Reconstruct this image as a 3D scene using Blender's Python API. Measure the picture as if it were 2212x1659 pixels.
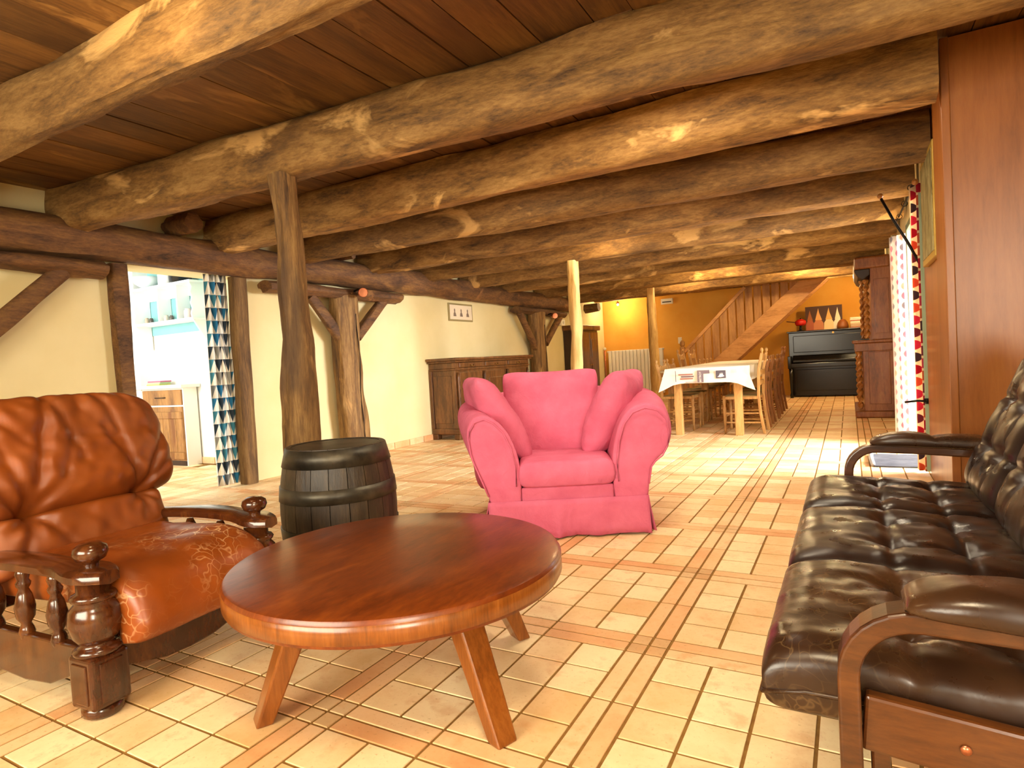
import bpy, math, random
from mathutils import Vector, Matrix, noise
S = bpy.context.scene
for o in list(bpy.data.objects): bpy.data.objects.remove(o)
COL = S.collection
PI = math.pi
random.seed(7)
# ------------------------------------------------------------------ camera
F_PX, YAW, PITCH, ROLL = 1318.44, -0.506465, -0.036176, -0.057505
CAMP = Vector((0.63462, -2.00994, 1.0))
cy, sy = math.cos(YAW), math.sin(YAW)
FW = Vector((sy*math.cos(PITCH), cy*math.cos(PITCH), math.sin(PITCH)))
R0 = Vector((cy, -sy, 0)); U0 = R0.cross(FW)
RT = R0*math.cos(ROLL) + U0*math.sin(ROLL)
UP = -R0*math.sin(ROLL) + U0*math.cos(ROLL)
cd = bpy.data.cameras.new('camera'); cam = bpy.data.objects.new('camera', cd); COL.objects.link(cam)
cd.sensor_width = 36; cd.lens = F_PX/2212*36; cd.clip_start = 0.02; cd.clip_end = 200
cam.matrix_world = Matrix(((RT.x, UP.x, -FW.x, CAMP.x), (RT.y, UP.y, -FW.y, CAMP.y), (RT.z, UP.z, -FW.z, CAMP.z), (0, 0, 0, 1)))
S.camera = cam
def project(p):
    d = Vector(p)-CAMP; z = d.dot(FW)
    if z < .05: return None
    return 1106+F_PX*d.dot(RT)/z, 829.5-F_PX*d.dot(UP)/z, z
# ------------------------------------------------------------------ world, sun, windows, exposure
S.view_settings.view_transform = 'Standard'; S.view_settings.look = 'None'
S.view_settings.gamma = 1; S.view_settings.use_curve_mapping = False
S.view_settings.exposure = 0.75
wd = bpy.data.worlds.new('sky'); S.world = wd; wd.use_nodes = True
bg = wd.node_tree.nodes['Background']; bg.inputs[0].default_value = (.85, .93, 1, 1); bg.inputs[1].default_value = 2.6
def light(name, kind, loc, energy, col=(1, 1, 1), target=None, size=None, sizey=None, **kw):
    l = bpy.data.lights.new(name, kind); l.energy = energy; l.color = col
    if kind == 'AREA':
        l.shape = 'RECTANGLE'; l.size = size; l.size_y = sizey or size
    for k, v in kw.items(): setattr(l, k, v)
    o = bpy.data.objects.new(name, l); COL.objects.link(o); o.location = loc
    if target is not None: o.rotation_euler = (Vector(target)-Vector(loc)).to_track_quat('-Z', 'Y').to_euler()
    return o
light('sun', 'SUN', (8, 0, 6), 1.6, (1, .97, .9), target=(8-1, 0+.42, 6-.62), angle=math.radians(9))
light('door_daylight', 'AREA', (3.5, 4.0, 2.1), 1250, (.98, .98, 1), target=(-.6, 4.2, .1), size=3.6, sizey=2.6)
light('window_daylight_behind', 'AREA', (-1.2, -3.55, 1.35), 72, (1, .86, .58), target=(-.8, 2, .3), size=2.2, sizey=1.2)
light('window_daylight_right', 'AREA', (2.15, -3.55, 1.5), 60, (1, .88, .66), target=(.2, 1.5, .1), size=1.0, sizey=1.1)
light('kitchen_daylight', 'AREA', (-6.2, -.6, 1.75), 66, (.97, .99, 1), target=(-6.2, 2.5, 1.2), size=1.6, sizey=1.2)
WARM = (1, .72, .36)
light('added_fill_over_seating', 'AREA', (.35, -1.7, 2.36), 22, (1, .80, .50), target=(.2, -1.2, 0), size=.5, sizey=.5)  # added fill for the floor between table and sofa, no fixture
for i_, (x_, y_, e_) in enumerate(((-.2, .84, 15), (.3, 1.86, 10), (-1.6, 1.86, 7), (-.9, 2.86, 8))):
    light('added_fill_between_beams', 'AREA', (x_, y_, 2.36), e_, (1, .84, .60), target=(x_, y_, 0), size=.5, sizey=.10)  # fills added to brighten the middle floor, hidden by the beams, without fixtures
# ------------------------------------------------------------------ materials
def lin(h):
    h = h.lstrip('#'); c = [int(h[i:i+2], 16)/255 for i in (0, 2, 4)]
    return tuple(x/12.92 if x <= .04045 else ((x+.055)/1.055)**2.4 for x in c)+(1,)
class Mat:
    def __init__(s, name, rough=.6, metal=0, spec=.5):
        s.m = bpy.data.materials.new(name); s.m.use_nodes = True; s.t = s.m.node_tree; s.n = s.t.nodes; s.l = s.t.links
        s.b = s.n['Principled BSDF']; s.b.inputs['Roughness'].default_value = rough; s.b.inputs['Metallic'].default_value = metal
        s.b.inputs['Specular IOR Level'].default_value = spec
    def node(s, t, **kw):
        n = s.n.new(t)
        for k, v in kw.items():
            if hasattr(n, k): setattr(n, k, v)
        return n
    def link(s, a, b): s.l.new(a, b)
    def coord(s, kind='Object', scale=(1, 1, 1), rot=(0, 0, 0)):
        if kind == 'Position': src = s.node('ShaderNodeNewGeometry').outputs['Position']
        else: src = s.node('ShaderNodeTexCoord').outputs[kind]
        m = s.node('ShaderNodeMapping'); m.inputs['Scale'].default_value = scale; m.inputs['Rotation'].default_value = rot
        s.link(src, m.inputs[0]); return m.outputs[0]
    def noise(s, co, scale, detail=4, rough=.55, dist=0):
        n = s.node('ShaderNodeTexNoise'); n.inputs['Scale'].default_value = scale; n.inputs['Detail'].default_value = detail
        n.inputs['Roughness'].default_value = rough; n.inputs['Distortion'].default_value = dist
        s.link(co, n.inputs['Vector']); return n.outputs['Fac']
    def ramp(s, fac, stops, interp='LINEAR'):
        r = s.node('ShaderNodeValToRGB'); e = r.color_ramp.elements; r.color_ramp.interpolation = interp
        while len(e) < len(stops): e.new(.5)
        for i, (p, c) in enumerate(stops):
            e[i].position = p; e[i].color = lin(c) if isinstance(c, str) else (c, c, c, 1)
        s.link(fac, r.inputs[0]); return r.outputs[0]
    def mix(s, fac, a, b, mode='MIX'):
        m = s.node('ShaderNodeMix'); m.data_type = 'RGBA'; m.blend_type = mode
        for sock, v in ((m.inputs[0], fac), (m.inputs[6], a), (m.inputs[7], b)):
            if isinstance(v, str): sock.default_value = lin(v)
            elif isinstance(v, (int, float)): sock.default_value = v
            elif isinstance(v, tuple): sock.default_value = v
            else: s.link(v, sock)
        return m.outputs[2]
    def math(s, op, a, b=0.0, c=None):
        m = s.node('ShaderNodeMath'); m.operation = op
        for i, v in enumerate((a, b, c)):
            if v is None: continue
            if isinstance(v, (int, float)): m.inputs[i].default_value = v
            else: s.link(v, m.inputs[i])
        return m.outputs[0]
    def base(s, c):
        if isinstance(c, str): s.b.inputs['Base Color'].default_value = lin(c)
        else: s.link(c, s.b.inputs['Base Color'])
        return s
    def bump(s, h, strength=.3, dist=.01):
        b = s.node('ShaderNodeBump'); b.inputs['Strength'].default_value = strength; b.inputs['Distance'].default_value = dist
        s.link(h, b.inputs['Height']); s.link(b.outputs[0], s.b.inputs['Normal']); return s
def plain(name, col, rough=.6, metal=0, **k):
    return Mat(name, rough, metal, **k).base(col).m
def fabric(name, col, dark, rough=.9, scale=600):
    m = Mat(name, rough, spec=.2); co = m.coord(); a = m.noise(co, 6, 4); m.base(m.ramp(a, [(.3, dark), (.7, col)]))
    b2 = m.math('ADD', m.math('MULTIPLY', m.noise(co, scale*.35, 2), .15), m.math('MULTIPLY', m.noise(m.coord(scale=(1, 1.6, .8)), 11, 4, .5, 1.2), 1.0))
    m.bump(b2, .45, .02); return m.m
def wood(name, dark, mid, light_, grain=(1, 1, 14), scale=2.5, rough=.5, patch=None, patch_at=.6, bump=.3, coat=0, randomize=False, kind='Object'):
    """grain: scale vector; the axis with the small value runs along the grain"""
    m = Mat(name, rough); co = m.coord(kind, grain)
    if randomize:
        oi = m.node('ShaderNodeObjectInfo'); v = m.node('ShaderNodeVectorMath'); v.operation = 'ADD'
        sc = m.node('ShaderNodeVectorMath'); sc.operation = 'SCALE'; m.link(oi.outputs['Location'], sc.inputs[0]); sc.inputs['Scale'].default_value = 3.7
        m.link(co, v.inputs[0]); m.link(sc.outputs[0], v.inputs[1]); co = v.outputs[0]
    f0 = m.noise(co, scale, 8, .62, .6); fs = m.noise(co, scale*7, 5, .7, .3)
    f = m.math('ADD', m.math('MULTIPLY', f0, .62), m.math('MULTIPLY', fs, .38)); c = m.ramp(f, [(.34, dark), (.5, mid), (.66, light_)])
    if patch:
        co2 = m.coord(kind, tuple(.25+.75*min(1, g/4) for g in grain))
        if randomize:
            v2 = m.node('ShaderNodeVectorMath'); v2.operation = 'ADD'; m.link(co2, v2.inputs[0]); m.link(sc.outputs[0], v2.inputs[1]); co2 = v2.outputs[0]
        p = m.noise(co2, 3.2, 5, .6, .8)
        c = m.mix(m.ramp(p, [(patch_at, 0.0), (patch_at+.07, 1.0)]), c, patch)
        p2 = m.noise(co2, 2.1, 5, .6, .3)
        c = m.mix(m.ramp(p2, [(.30, .75), (.42, 0.0)]), c, dark)
    if randomize:
        hs = m.node('ShaderNodeHueSaturation'); m.link(c, hs.inputs['Color'])
        m.link(m.math('ADD', m.math('MULTIPLY', oi.outputs['Random'], .5), .75), hs.inputs['Value']); c = hs.outputs[0]
    m.base(c); m.bump(f, bump, .012)
    if coat: m.b.inputs['Coat Weight'].default_value = coat; m.b.inputs['Coat Roughness'].default_value = .12
    return m.m
BEAM = wood('hewn oak beam', '3c2610', '805c2b', 'a68048', (.8, 3.2, 3.2), 3.2, .75, patch='cfa565', patch_at=.58, bump=.8, randomize=True)
BEAMY = wood('dark oak beam', '2e1c0e', '644222', '86602f', (3.2, .8, 3.2), 3.0, .75, patch='96683a', patch_at=.62, bump=.6, randomize=True)
POST = wood('weathered oak post', '3a2412', '7c5a2e', 'a8844e', (5, 5, .4), 3.0, .75, patch='b98d50', patch_at=.6, bump=.7, randomize=True)
POSTL = wood('pale oak post', '8a6430', 'c29a58', 'd8b676', (4, 4, .3), 3.0, .7, patch='e0c080', patch_at=.55, bump=.5, randomize=True)
PLANK = wood('ceiling plank wood', '46290f', '6c471c', '845c2a', (4, .35, 4), 3.0, .6, patch='936b36', patch_at=.6, bump=.25, randomize=True)
COFFEE = wood('varnished coffee table wood', '4a1c08', '6e300c', '864212', (2.4, .6, 1), 4.5, .3, bump=.05, coat=.15)
COFFEEL = wood('varnished leg wood', '5c2e0e', '834816', '9c5e26', (4, 4, .5), 4, .28, bump=.08, coat=.3)
DARKV = wood('dark varnished oak', '1e0d07', '45200c', '663814', (2, 2, .6), 4, .2, bump=.1, coat=.5)
RAILW = wood('sofa frame wood', '241006', '48250c', '5e3413', (.6, 3, 3), 4, .3, bump=.06, coat=.3)
BUFFET = wood('carved buffet wood', '371d0e', '66401f', '8a5c33', (3, 3, .5), 4, .35, bump=.12, coat=.2)
DRESS = wood('dresser wood', '562c14', '8a5128', 'a46a3a', (3, 3, .5), 4, .35, bump=.12, coat=.2)
PINE = wood('knotty pine', '9a6a34', 'c29456', 'd5ad70', (3, 3, .5), 3, .5, bump=.1, patch='a0662e', patch_at=.68)
PINEK = wood('weathered kitchen pine', '6a4420', '986a34', 'b08048', (3, 3, .5), 3, .5, bump=.1, patch='744418', patch_at=.62)
STAIR = wood('stair oak', '8a5a28', 'b58045', 'c8955a', (.5, 2, 2), 3, .55, bump=.12)
STAIRD = wood('stair panel wood', '7a4e22', '9f6f38', 'b5854a', (3, 3, .4), 3, .55, bump=.12)
WARD = wood('wardrobe veneer', '74400f', '8c5220', '9a6029', (2, 2, .25), 2.5, .36, bump=.03)
CHAIRW = wood('waxed chair wood', '8a5c2c', 'b88a50', 'cfa56a', (4, 4, .5), 4, .4, bump=.08)
BARREL = wood('barrel stave oak', '17110a', '31261a', '4a3a26', (5, 5, .6), 3.5, .45, bump=.4)
HOOP = Mat('dark iron hoop', .42, .65); HOOP.base(HOOP.ramp(HOOP.noise(HOOP.coord(), 9, 6), [(.3, '24211c'), (.7, '5a5346')])); HOOP = HOOP.m
IRON = plain('black iron', '14110f', .4, .6)
BRASS = plain('aged brass', 'b08a4a', .3, .9)
COPPER = plain('copper shade', 'c07a58', .3, .85)
def plaster(name, a, b, rough=.9, s=1.4):
    m = Mat(name, rough, spec=.2); co = m.coord('Position'); n = m.noise(co, s, 5); m.base(m.ramp(n, [(.3, a), (.7, b)]))
    m.bump(m.noise(co, 14, 6), .12, .01); return m.m
CREAM = plaster('cream plaster', 'dccb94', 'e6d8a8')
ORANGE = plaster('ochre orange plaster', 'dc9c3e', 'e8b052')
WHITEW = plaster('white plaster', 'e6e4dc', 'f0eee8')
TEAL = plaster('teal kitchen paint', '7fb6b4', '8cc2c0')
GROUT = plaster('brown grout', '80592a', '947038', .95, 30)
def tile_mat(name, a, b, c, spots):
    m = Mat(name, .45, spec=.35)
    oi = m.node('ShaderNodeObjectInfo'); at = m.node('ShaderNodeAttribute', attribute_name='tv')
    r = m.math('FRACT', m.math('ADD', m.math('MULTIPLY', oi.outputs['Random'], 1.0), at.outputs['Fac']))
    co = m.coord('Position'); n1 = m.noise(co, 5.5, 5, .6); n2 = m.noise(co, 75, 4, .7)
    f = m.math('ADD', m.math('MULTIPLY', r, .35), m.math('MULTIPLY', n1, .75))
    col = m.ramp(f, [(.32, a), (.52, b), (.72, c)]); n3 = m.noise(co, 11, 4, .6); col = m.mix(m.ramp(n3, [(.52, 0.0), (.68, .45)]), col, 'd08c4e')
    col = m.mix(m.ramp(n2, [(.60, 0.0), (.70, .55)]), col, spots)
    m.base(col); m.bump(n2, .12, .003); m.link(m.ramp(n2, [(.3, .42), (.7, .6)]), m.b.inputs['Roughness']); return m.m
TILE = tile_mat('cream terracotta tile', 'dcb27a', 'ecca98', 'f4dcae', 'b88c58')
STRIP = tile_mat('woodgrain border tile', 'd69a66', 'e4b480', 'ecc494', 'a87848')
INSET = tile_mat('patterned inset tile', 'c09462', 'cfa674', 'd6b284', '7c5830')
def leather(name, dark, mid, worn, worn_at, rough=.33, crack='e0a060', crack_amt=0.0, wrinkle=40, zone=None, vs=24):
    m = Mat(name, rough); co = m.coord()
    n = m.noise(co, 5, 3, .5); col = m.ramp(n, [(.25, dark), (.7, mid)])
    n2 = m.noise(co, 3.1, 2, .5, .3); col = m.mix(m.ramp(n2, [(worn_at, 0.0), (worn_at+.25, .45)]), col, worn)
    w = m.noise(co, wrinkle, 3, .5, .2)
    if crack_amt:
        v = m.node('ShaderNodeTexVoronoi'); v.feature = 'DISTANCE_TO_EDGE'; v.inputs['Scale'].default_value = vs
        nz = m.node('ShaderNodeTexNoise'); nz.inputs['Scale'].default_value = 9; m.link(co, nz.inputs['Vector'])
        mx = m.mix(.12, co, nz.outputs['Color'], 'LINEAR_LIGHT'); m.link(mx, v.inputs['Vector'])
        edge = m.ramp(v.outputs['Distance'], [(0.0, 1.0), (.055, 0.0)])
        mask = m.ramp(m.noise(co, 3.5, 2), [(.42, 0.0), (.56, .85)])
        if zone:
            sx = m.node('ShaderNodeSeparateXYZ'); m.link(m.node('ShaderNodeTexCoord').outputs['Object'], sx.inputs[0])
            z = m.ramp(m.math('ADD', m.math('MULTIPLY', sx.outputs[zone[0]], zone[1]), zone[2]), [(0, 0.0), (.5, 1.0), (1, 0.0)])
            mask = m.math('MULTIPLY', mask, z)
        col = m.mix(m.math('MULTIPLY', m.math('MULTIPLY', edge, mask), crack_amt), col, crack)
    m.base(col); m.bump(w, .12, .004)
    m.link(m.ramp(m.noise(co, 12, 4), [(.3, rough-.07), (.7, rough+.12)]), m.b.inputs['Roughness']); return m.m
TAN = leather('tan leather', '70340c', '934a16', 'a5663f', .48, .4)
TANC = leather('cracked tan leather', '76360c', '944814', 'a85c22', .5, .36, 'f2c890', 1.0, zone=('X', 1.9, .62), vs=17)
BLK = leather('dark brown leather', '150b07', '2a1810', '42291a', .55, .3)
BLKW = leather('worn brown leather', '20110a', '3a2415', '6a482c', .5, .28, '9c7c50', .45, zone=('X', -2.2, .3))
PINK = fabric('pink loose cover cloth', 'd46e8c', 'c45c7a')
WHITEM = plain('white enamel', 'e8e4da', .4)
def node_curtain_tri():
    m = Mat('blue triangle curtain cloth', .85, spec=.2)
    uv = m.node('ShaderNodeUVMap'); sp = m.node('ShaderNodeSeparateXYZ'); m.link(uv.outputs[0], sp.inputs[0])
    fu, fv = m.math('FRACT', sp.outputs[0]), m.math('FRACT', sp.outputs[1])
    iu, iv = m.math('FLOOR', sp.outputs[0]), m.math('FLOOR', sp.outputs[1])
    par = m.math('MODULO', m.math('ADD', iu, iv), 2)
    ab = m.math('ABSOLUTE', m.math('SUBTRACT', fu, .5))
    tri = m.math('LESS_THAN', m.math('MULTIPLY', ab, 2), fv)
    cb = m.node('ShaderNodeCombineXYZ'); m.link(iu, cb.inputs[0]); m.link(iv, cb.inputs[1]); m.link(tri, cb.inputs[2])
    wn = m.node('ShaderNodeTexWhiteNoise'); wn.noise_dimensions = '3D'; m.link(cb.outputs[0], wn.inputs['Vector'])
    dk = m.ramp(wn.outputs['Value'], [(0, '2f3b46'), (.25, '3f7f92'), (.45, '6c7072'), (.65, '2a6f96'), (.85, '8f8f88')], 'CONSTANT')
    lt = m.ramp(wn.outputs['Value'], [(0, 'ebe6d6'), (.5, 'cfcabb'), (.75, 'e6e8e4')], 'CONSTANT')
    m.base(m.mix(tri, lt, dk)); return m.m
def node_curtain_dot(cols=('b8283c', '5c4448', 'd06a48', 'c8425c', '8a3c48'), ground='f2dcb8'):
    m = Mat('dotted curtain cloth', .85, spec=.2)
    uv = m.node('ShaderNodeUVMap'); sp = m.node('ShaderNodeSeparateXYZ'); m.link(uv.outputs[0], sp.inputs[0])
    iu = m.math('FLOOR', sp.outputs[0]); off = m.math('MULTIPLY', m.math('MODULO', iu, 2), .5)
    v = m.math('ADD', sp.outputs[1], off)
    fu, fv = m.math('SUBTRACT', m.math('FRACT', sp.outputs[0]), .5), m.math('SUBTRACT', m.math('FRACT', v), .5)
    iv = m.math('FLOOR', v)
    d = m.math('SQRT', m.math('ADD', m.math('POWER', m.math('MULTIPLY', fu, 1.0), 2), m.math('POWER', fv, 2)))
    dot = m.math('LESS_THAN', d, .40)
    cb = m.node('ShaderNodeCombineXYZ'); m.link(iu, cb.inputs[0]); m.link(iv, cb.inputs[1])
    wn = m.node('ShaderNodeTexWhiteNoise'); wn.noise_dimensions = '3D'; m.link(cb.outputs[0], wn.inputs['Vector'])
    dk = m.ramp(wn.outputs['Value'], [(0, cols[0]), (.3, cols[1]), (.5, cols[2]), (.72, cols[3]), (.88, cols[4])], 'CONSTANT')
    m.base(m.mix(dot, ground, dk))
    tr = m.node('ShaderNodeBsdfTranslucent'); m.link(m.mix(dot, ground, dk), tr.inputs[0])
    mx = m.node('ShaderNodeMixShader'); mx.inputs[0].default_value = .55
    out = m.n['Material Output']; m.link(m.b.outputs[0], mx.inputs[1]); m.link(tr.outputs[0], mx.inputs[2]); m.link(mx.outputs[0], out.inputs[0])
    return m.m
TRI = node_curtain_tri(); DOT = node_curtain_dot(); DOT_GLARE = node_curtain_dot(('e0a8b4', 'b4acb0', 'ecc8b8', 'e4b0bc', 'ccb0b8'), 'f8f4ee')  # washed-out copy: sun overexposure painted into the dot and ground colours
GLASS = Mat('window glass', .02); GLASS.base('ffffff'); GLASS.b.inputs['Transmission Weight'].default_value = 1; GLASS.b.inputs['IOR'].default_value = 1.02; GLASS = GLASS.m
def emis(name, col, s):
    m = Mat(name, .5); m.base(col); m.b.inputs['Emission Color'].default_value = lin(col); m.b.inputs['Emission Strength'].default_value = s; return m.m
BULB = emis('lit bulb', 'ffe0a0', 30)
# ------------------------------------------------------------------ mesh helpers
class MB:
    def __init__(s): s.v, s.f, s.uv = [], [], {}
    def add(s, vs, fs):
        o = len(s.v); s.v += [tuple(p) for p in vs]; s.f += [tuple(i+o for i in f) for f in fs]; return s
    def box(s, x0, x1, y0, y1, z0, z1):
        return s.add([(x0, y0, z0), (x1, y0, z0), (x1, y1, z0), (x0, y1, z0), (x0, y0, z1), (x1, y0, z1), (x1, y1, z1), (x0, y1, z1)],
                     [(0, 3, 2, 1), (4, 5, 6, 7), (0, 1, 5, 4), (1, 2, 6, 5), (2, 3, 7, 6), (3, 0, 4, 7)])
    def cbox(s, c, sx, sy, sz): return s.box(c[0]-sx/2, c[0]+sx/2, c[1]-sy/2, c[1]+sy/2, c[2]-sz/2, c[2]+sz/2)
    def bar(s, p0, p1, w, h, up=(0, 0, 1), w1=None, h1=None):
        p0, p1 = Vector(p0), Vector(p1); d = (p1-p0).normalized(); a = d.cross(Vector(up))
        if a.length < 1e-4: a = d.cross(Vector((1, 0, 0)))
        a.normalize(); b = a.cross(d); w1 = w1 or w; h1 = h1 or h; vs = []
        for p, ww, hh in ((p0, w, h), (p1, w1, h1)):
            for i, j in ((-1, -1), (1, -1), (1, 1), (-1, 1)): vs.append(p+a*(i*ww/2)+b*(j*hh/2))
        return s.add(vs, [(0, 1, 2, 3), (7, 6, 5, 4), (0, 4, 5, 1), (1, 5, 6, 2), (2, 6, 7, 3), (3, 7, 4, 0)])
    def loft(s, rings, cap=True, closed=True):
        n = len(rings[0]); o = len(s.v)
        for r in rings: s.v += [tuple(p) for p in r]
        for k in range(len(rings)-1):
            for i in range(n if closed else n-1):
                j = (i+1) % n; s.f.append((o+k*n+i, o+k*n+j, o+(k+1)*n+j, o+(k+1)*n+i))
        if cap and closed:
            s.f.append(tuple(o+i for i in reversed(range(n)))); s.f.append(tuple(o+(len(rings)-1)*n+i for i in range(n)))
        return s
    def lathe(s, prof, base=(0, 0, 0), n=16, axis='z'):
        """prof: (r, z) list"""
        rings = []
        for r, z in prof:
            rr = max(r, .0004)
            q = [(rr*math.cos(2*PI*i/n), rr*math.sin(2*PI*i/n), z) for i in range(n)]
            if axis == 'x': q = [(c, a, b) for a, b, c in q]
            if axis == 'y': q = [(b, c, a) for a, b, c in q]
            rings.append([(a+base[0], b+base[1], c+base[2]) for a, b, c in q])
        return s.loft(rings)
    def tube(s, pts, r, n=10, r1=None, flat=None, up=(0, 0, 1)):
        pts = [Vector(p) for p in pts]; rings = []
        for i, p in enumerate(pts):
            d = (pts[min(i+1, len(pts)-1)]-pts[max(i-1, 0)]).normalized(); a = d.cross(Vector(up))
            if a.length < 1e-3: a = d.cross(Vector((1, 0, 0)))
            a.normalize(); b = a.cross(d); t = i/max(1, len(pts)-1); rr = r+(r1-r)*t if r1 is not None else r
            if flat: rings.append([p+a*(flat[0]*x)+b*(flat[1]*y) for x, y in ((-.5, -.5), (.5, -.5), (.5, .5), (-.5, .5))])
            else: rings.append([p+a*(rr*math.cos(2*PI*k/n))+b*(rr*math.sin(2*PI*k/n)) for k in range(n)])
        return s.loft(rings)
    def prism(s, poly, h, plane='xy', z=0):
        """extrude a 2D outline; plane names the two outline axes"""
        def P(a, b, c): return {'xy': (a, b, c), 'xz': (a, c, b), 'yz': (c, a, b)}[plane]
        return s.loft([[P(a, b, z) for a, b in poly], [P(a, b, z+h) for a, b in poly]])
def link(name, mb, mat, parent=None, smooth=False, bevel=0, sub=0, seg=2):
    me = bpy.data.meshes.new(name); me.from_pydata(mb.v, [], mb.f); me.update()
    if mb.uv:
        ul = me.uv_layers.new(name='UVMap')
        for lp in me.loops: ul.data[lp.index].uv = mb.uv[lp.vertex_index]
    me.materials.append(mat)
    o = bpy.data.objects.new(name, me); COL.objects.link(o)
    fix_normals(me)
    if smooth:
        for p in me.polygons: p.use_smooth = True
    if bevel:
        b = o.modifiers.new('bevel', 'BEVEL'); b.width = bevel; b.segments = seg; b.limit_method = 'ANGLE'; b.angle_limit = math.radians(40)
        for p in me.polygons: p.use_smooth = False
    if sub:
        m = o.modifiers.new('sub', 'SUBSURF'); m.levels = sub; m.render_levels = sub
        for p in me.polygons: p.use_smooth = True
    if parent: o.parent = parent
    return o
import bmesh
def fix_normals(me):
    if len(me.polygons) > 60000: return
    b = bmesh.new(); b.from_mesh(me); bmesh.ops.recalc_face_normals(b, faces=b.faces); b.to_mesh(me); b.free()
def smooth_by_angle(o, ang=35):
    me = o.data; b = bmesh.new(); b.from_mesh(me)
    for f in b.faces: f.smooth = True
    for e in b.edges:
        if len(e.link_faces) == 2 and e.calc_face_angle(0) > math.radians(ang): e.smooth = False
    b.to_mesh(me); b.free(); return o
def tag(o, label, cat, group=None):
    o['label'] = label; o['category'] = cat
    if group: o['group'] = group
    return o
def thing(name, label, cat, loc=(0, 0, 0), rz=0, group=None):
    o = bpy.data.objects.new(name, None); COL.objects.link(o); o.location = loc; o.rotation_euler = (0, 0, rz); o.empty_display_size = .1
    return tag(o, label, cat, group)
def struct(name, mb, mat, **k):
    o = link(name, mb, mat, **k); o['kind'] = 'structure'; return o
def dup(root, loc, rz, label, group):
    r = root.copy(); COL.objects.link(r); r.location = loc; r.rotation_euler = (0, 0, rz); r['label'] = label; r['group'] = group
    for ch in list(root.children):
        c = ch.copy(); COL.objects.link(c); c.parent = r
        for g in ch.children:
            d = g.copy(); COL.objects.link(d); d.parent = c
    return r
def local(root_o):  # quick frame info
    return root_o
def recenter(o):
    """put a top-level mesh's origin at its base centre"""
    me = o.data; xs = [v.co for v in me.vertices]
    c = Vector(((min(v.x for v in xs)+max(v.x for v in xs))/2, (min(v.y for v in xs)+max(v.y for v in xs))/2, min(v.z for v in xs)))
    for v in me.vertices: v.co -= c
    o.location = Vector(o.location)+c; return o
def timber(p0, p1, w, h, seed=0, amp=.02, rings=26, n=20, sq=3.2, taper=(1, 1), lowf=1.3, bow=0):
    """a rough-hewn log lofted between two points; w sideways, h upright"""
    mb = MB(); p0, p1 = Vector(p0), Vector(p1); d = (p1-p0); L = d.length; d.normalize()
    up = Vector((0, 0, 1)) if abs(d.z) < .8 else Vector((0, 1, 0))
    a = d.cross(up).normalized(); b = a.cross(d); R = []
    for k in range(rings):
        t = k/(rings-1); c = p0+d*(L*t); sc = taper[0]+(taper[1]-taper[0])*t
        c += a*(noise.noise(Vector((t*L*lowf*.5, seed*7.1, 3)))*amp*1.3)+b*(noise.noise(Vector((t*L*lowf*.5, seed*7.1, 9)))*amp*.9+bow*math.sin(PI*t))
        ring = []
        for i in range(n):
            th = 2*PI*i/n; cx, cz = math.cos(th), math.sin(th)
            rr = (abs(cx)**sq+abs(cz)**sq)**(-1/sq)
            cor = max(0, abs(cx*cz)*2-.72)*3.0; nn = noise.noise(Vector((t*L*1.6, math.cos(th)*1.1+seed*5, math.sin(th)*1.1)))*amp*1.6+noise.noise(Vector((t*L*7, math.cos(th)*4+seed*5, math.sin(th)*4)))*amp*.45
            nn -= cor*amp*(1.2+2.2*noise.noise(Vector((t*L*2.1+seed*3, i*.7, 5.5))))
            ring.append(c+a*(cx*(rr*w/2*sc+nn))+b*(cz*(rr*h/2*sc+nn)))
        R.append(ring)
    return mb.loft(R)
def timber_obj(name, label, cat, p0, p1, w, h, mat, group=None, **k):
    o = link(name, timber(p0, p1, w, h, **k), mat, smooth=True); smooth_by_angle(o, 50); recenter(o); return tag(o, label, cat, group)
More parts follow.
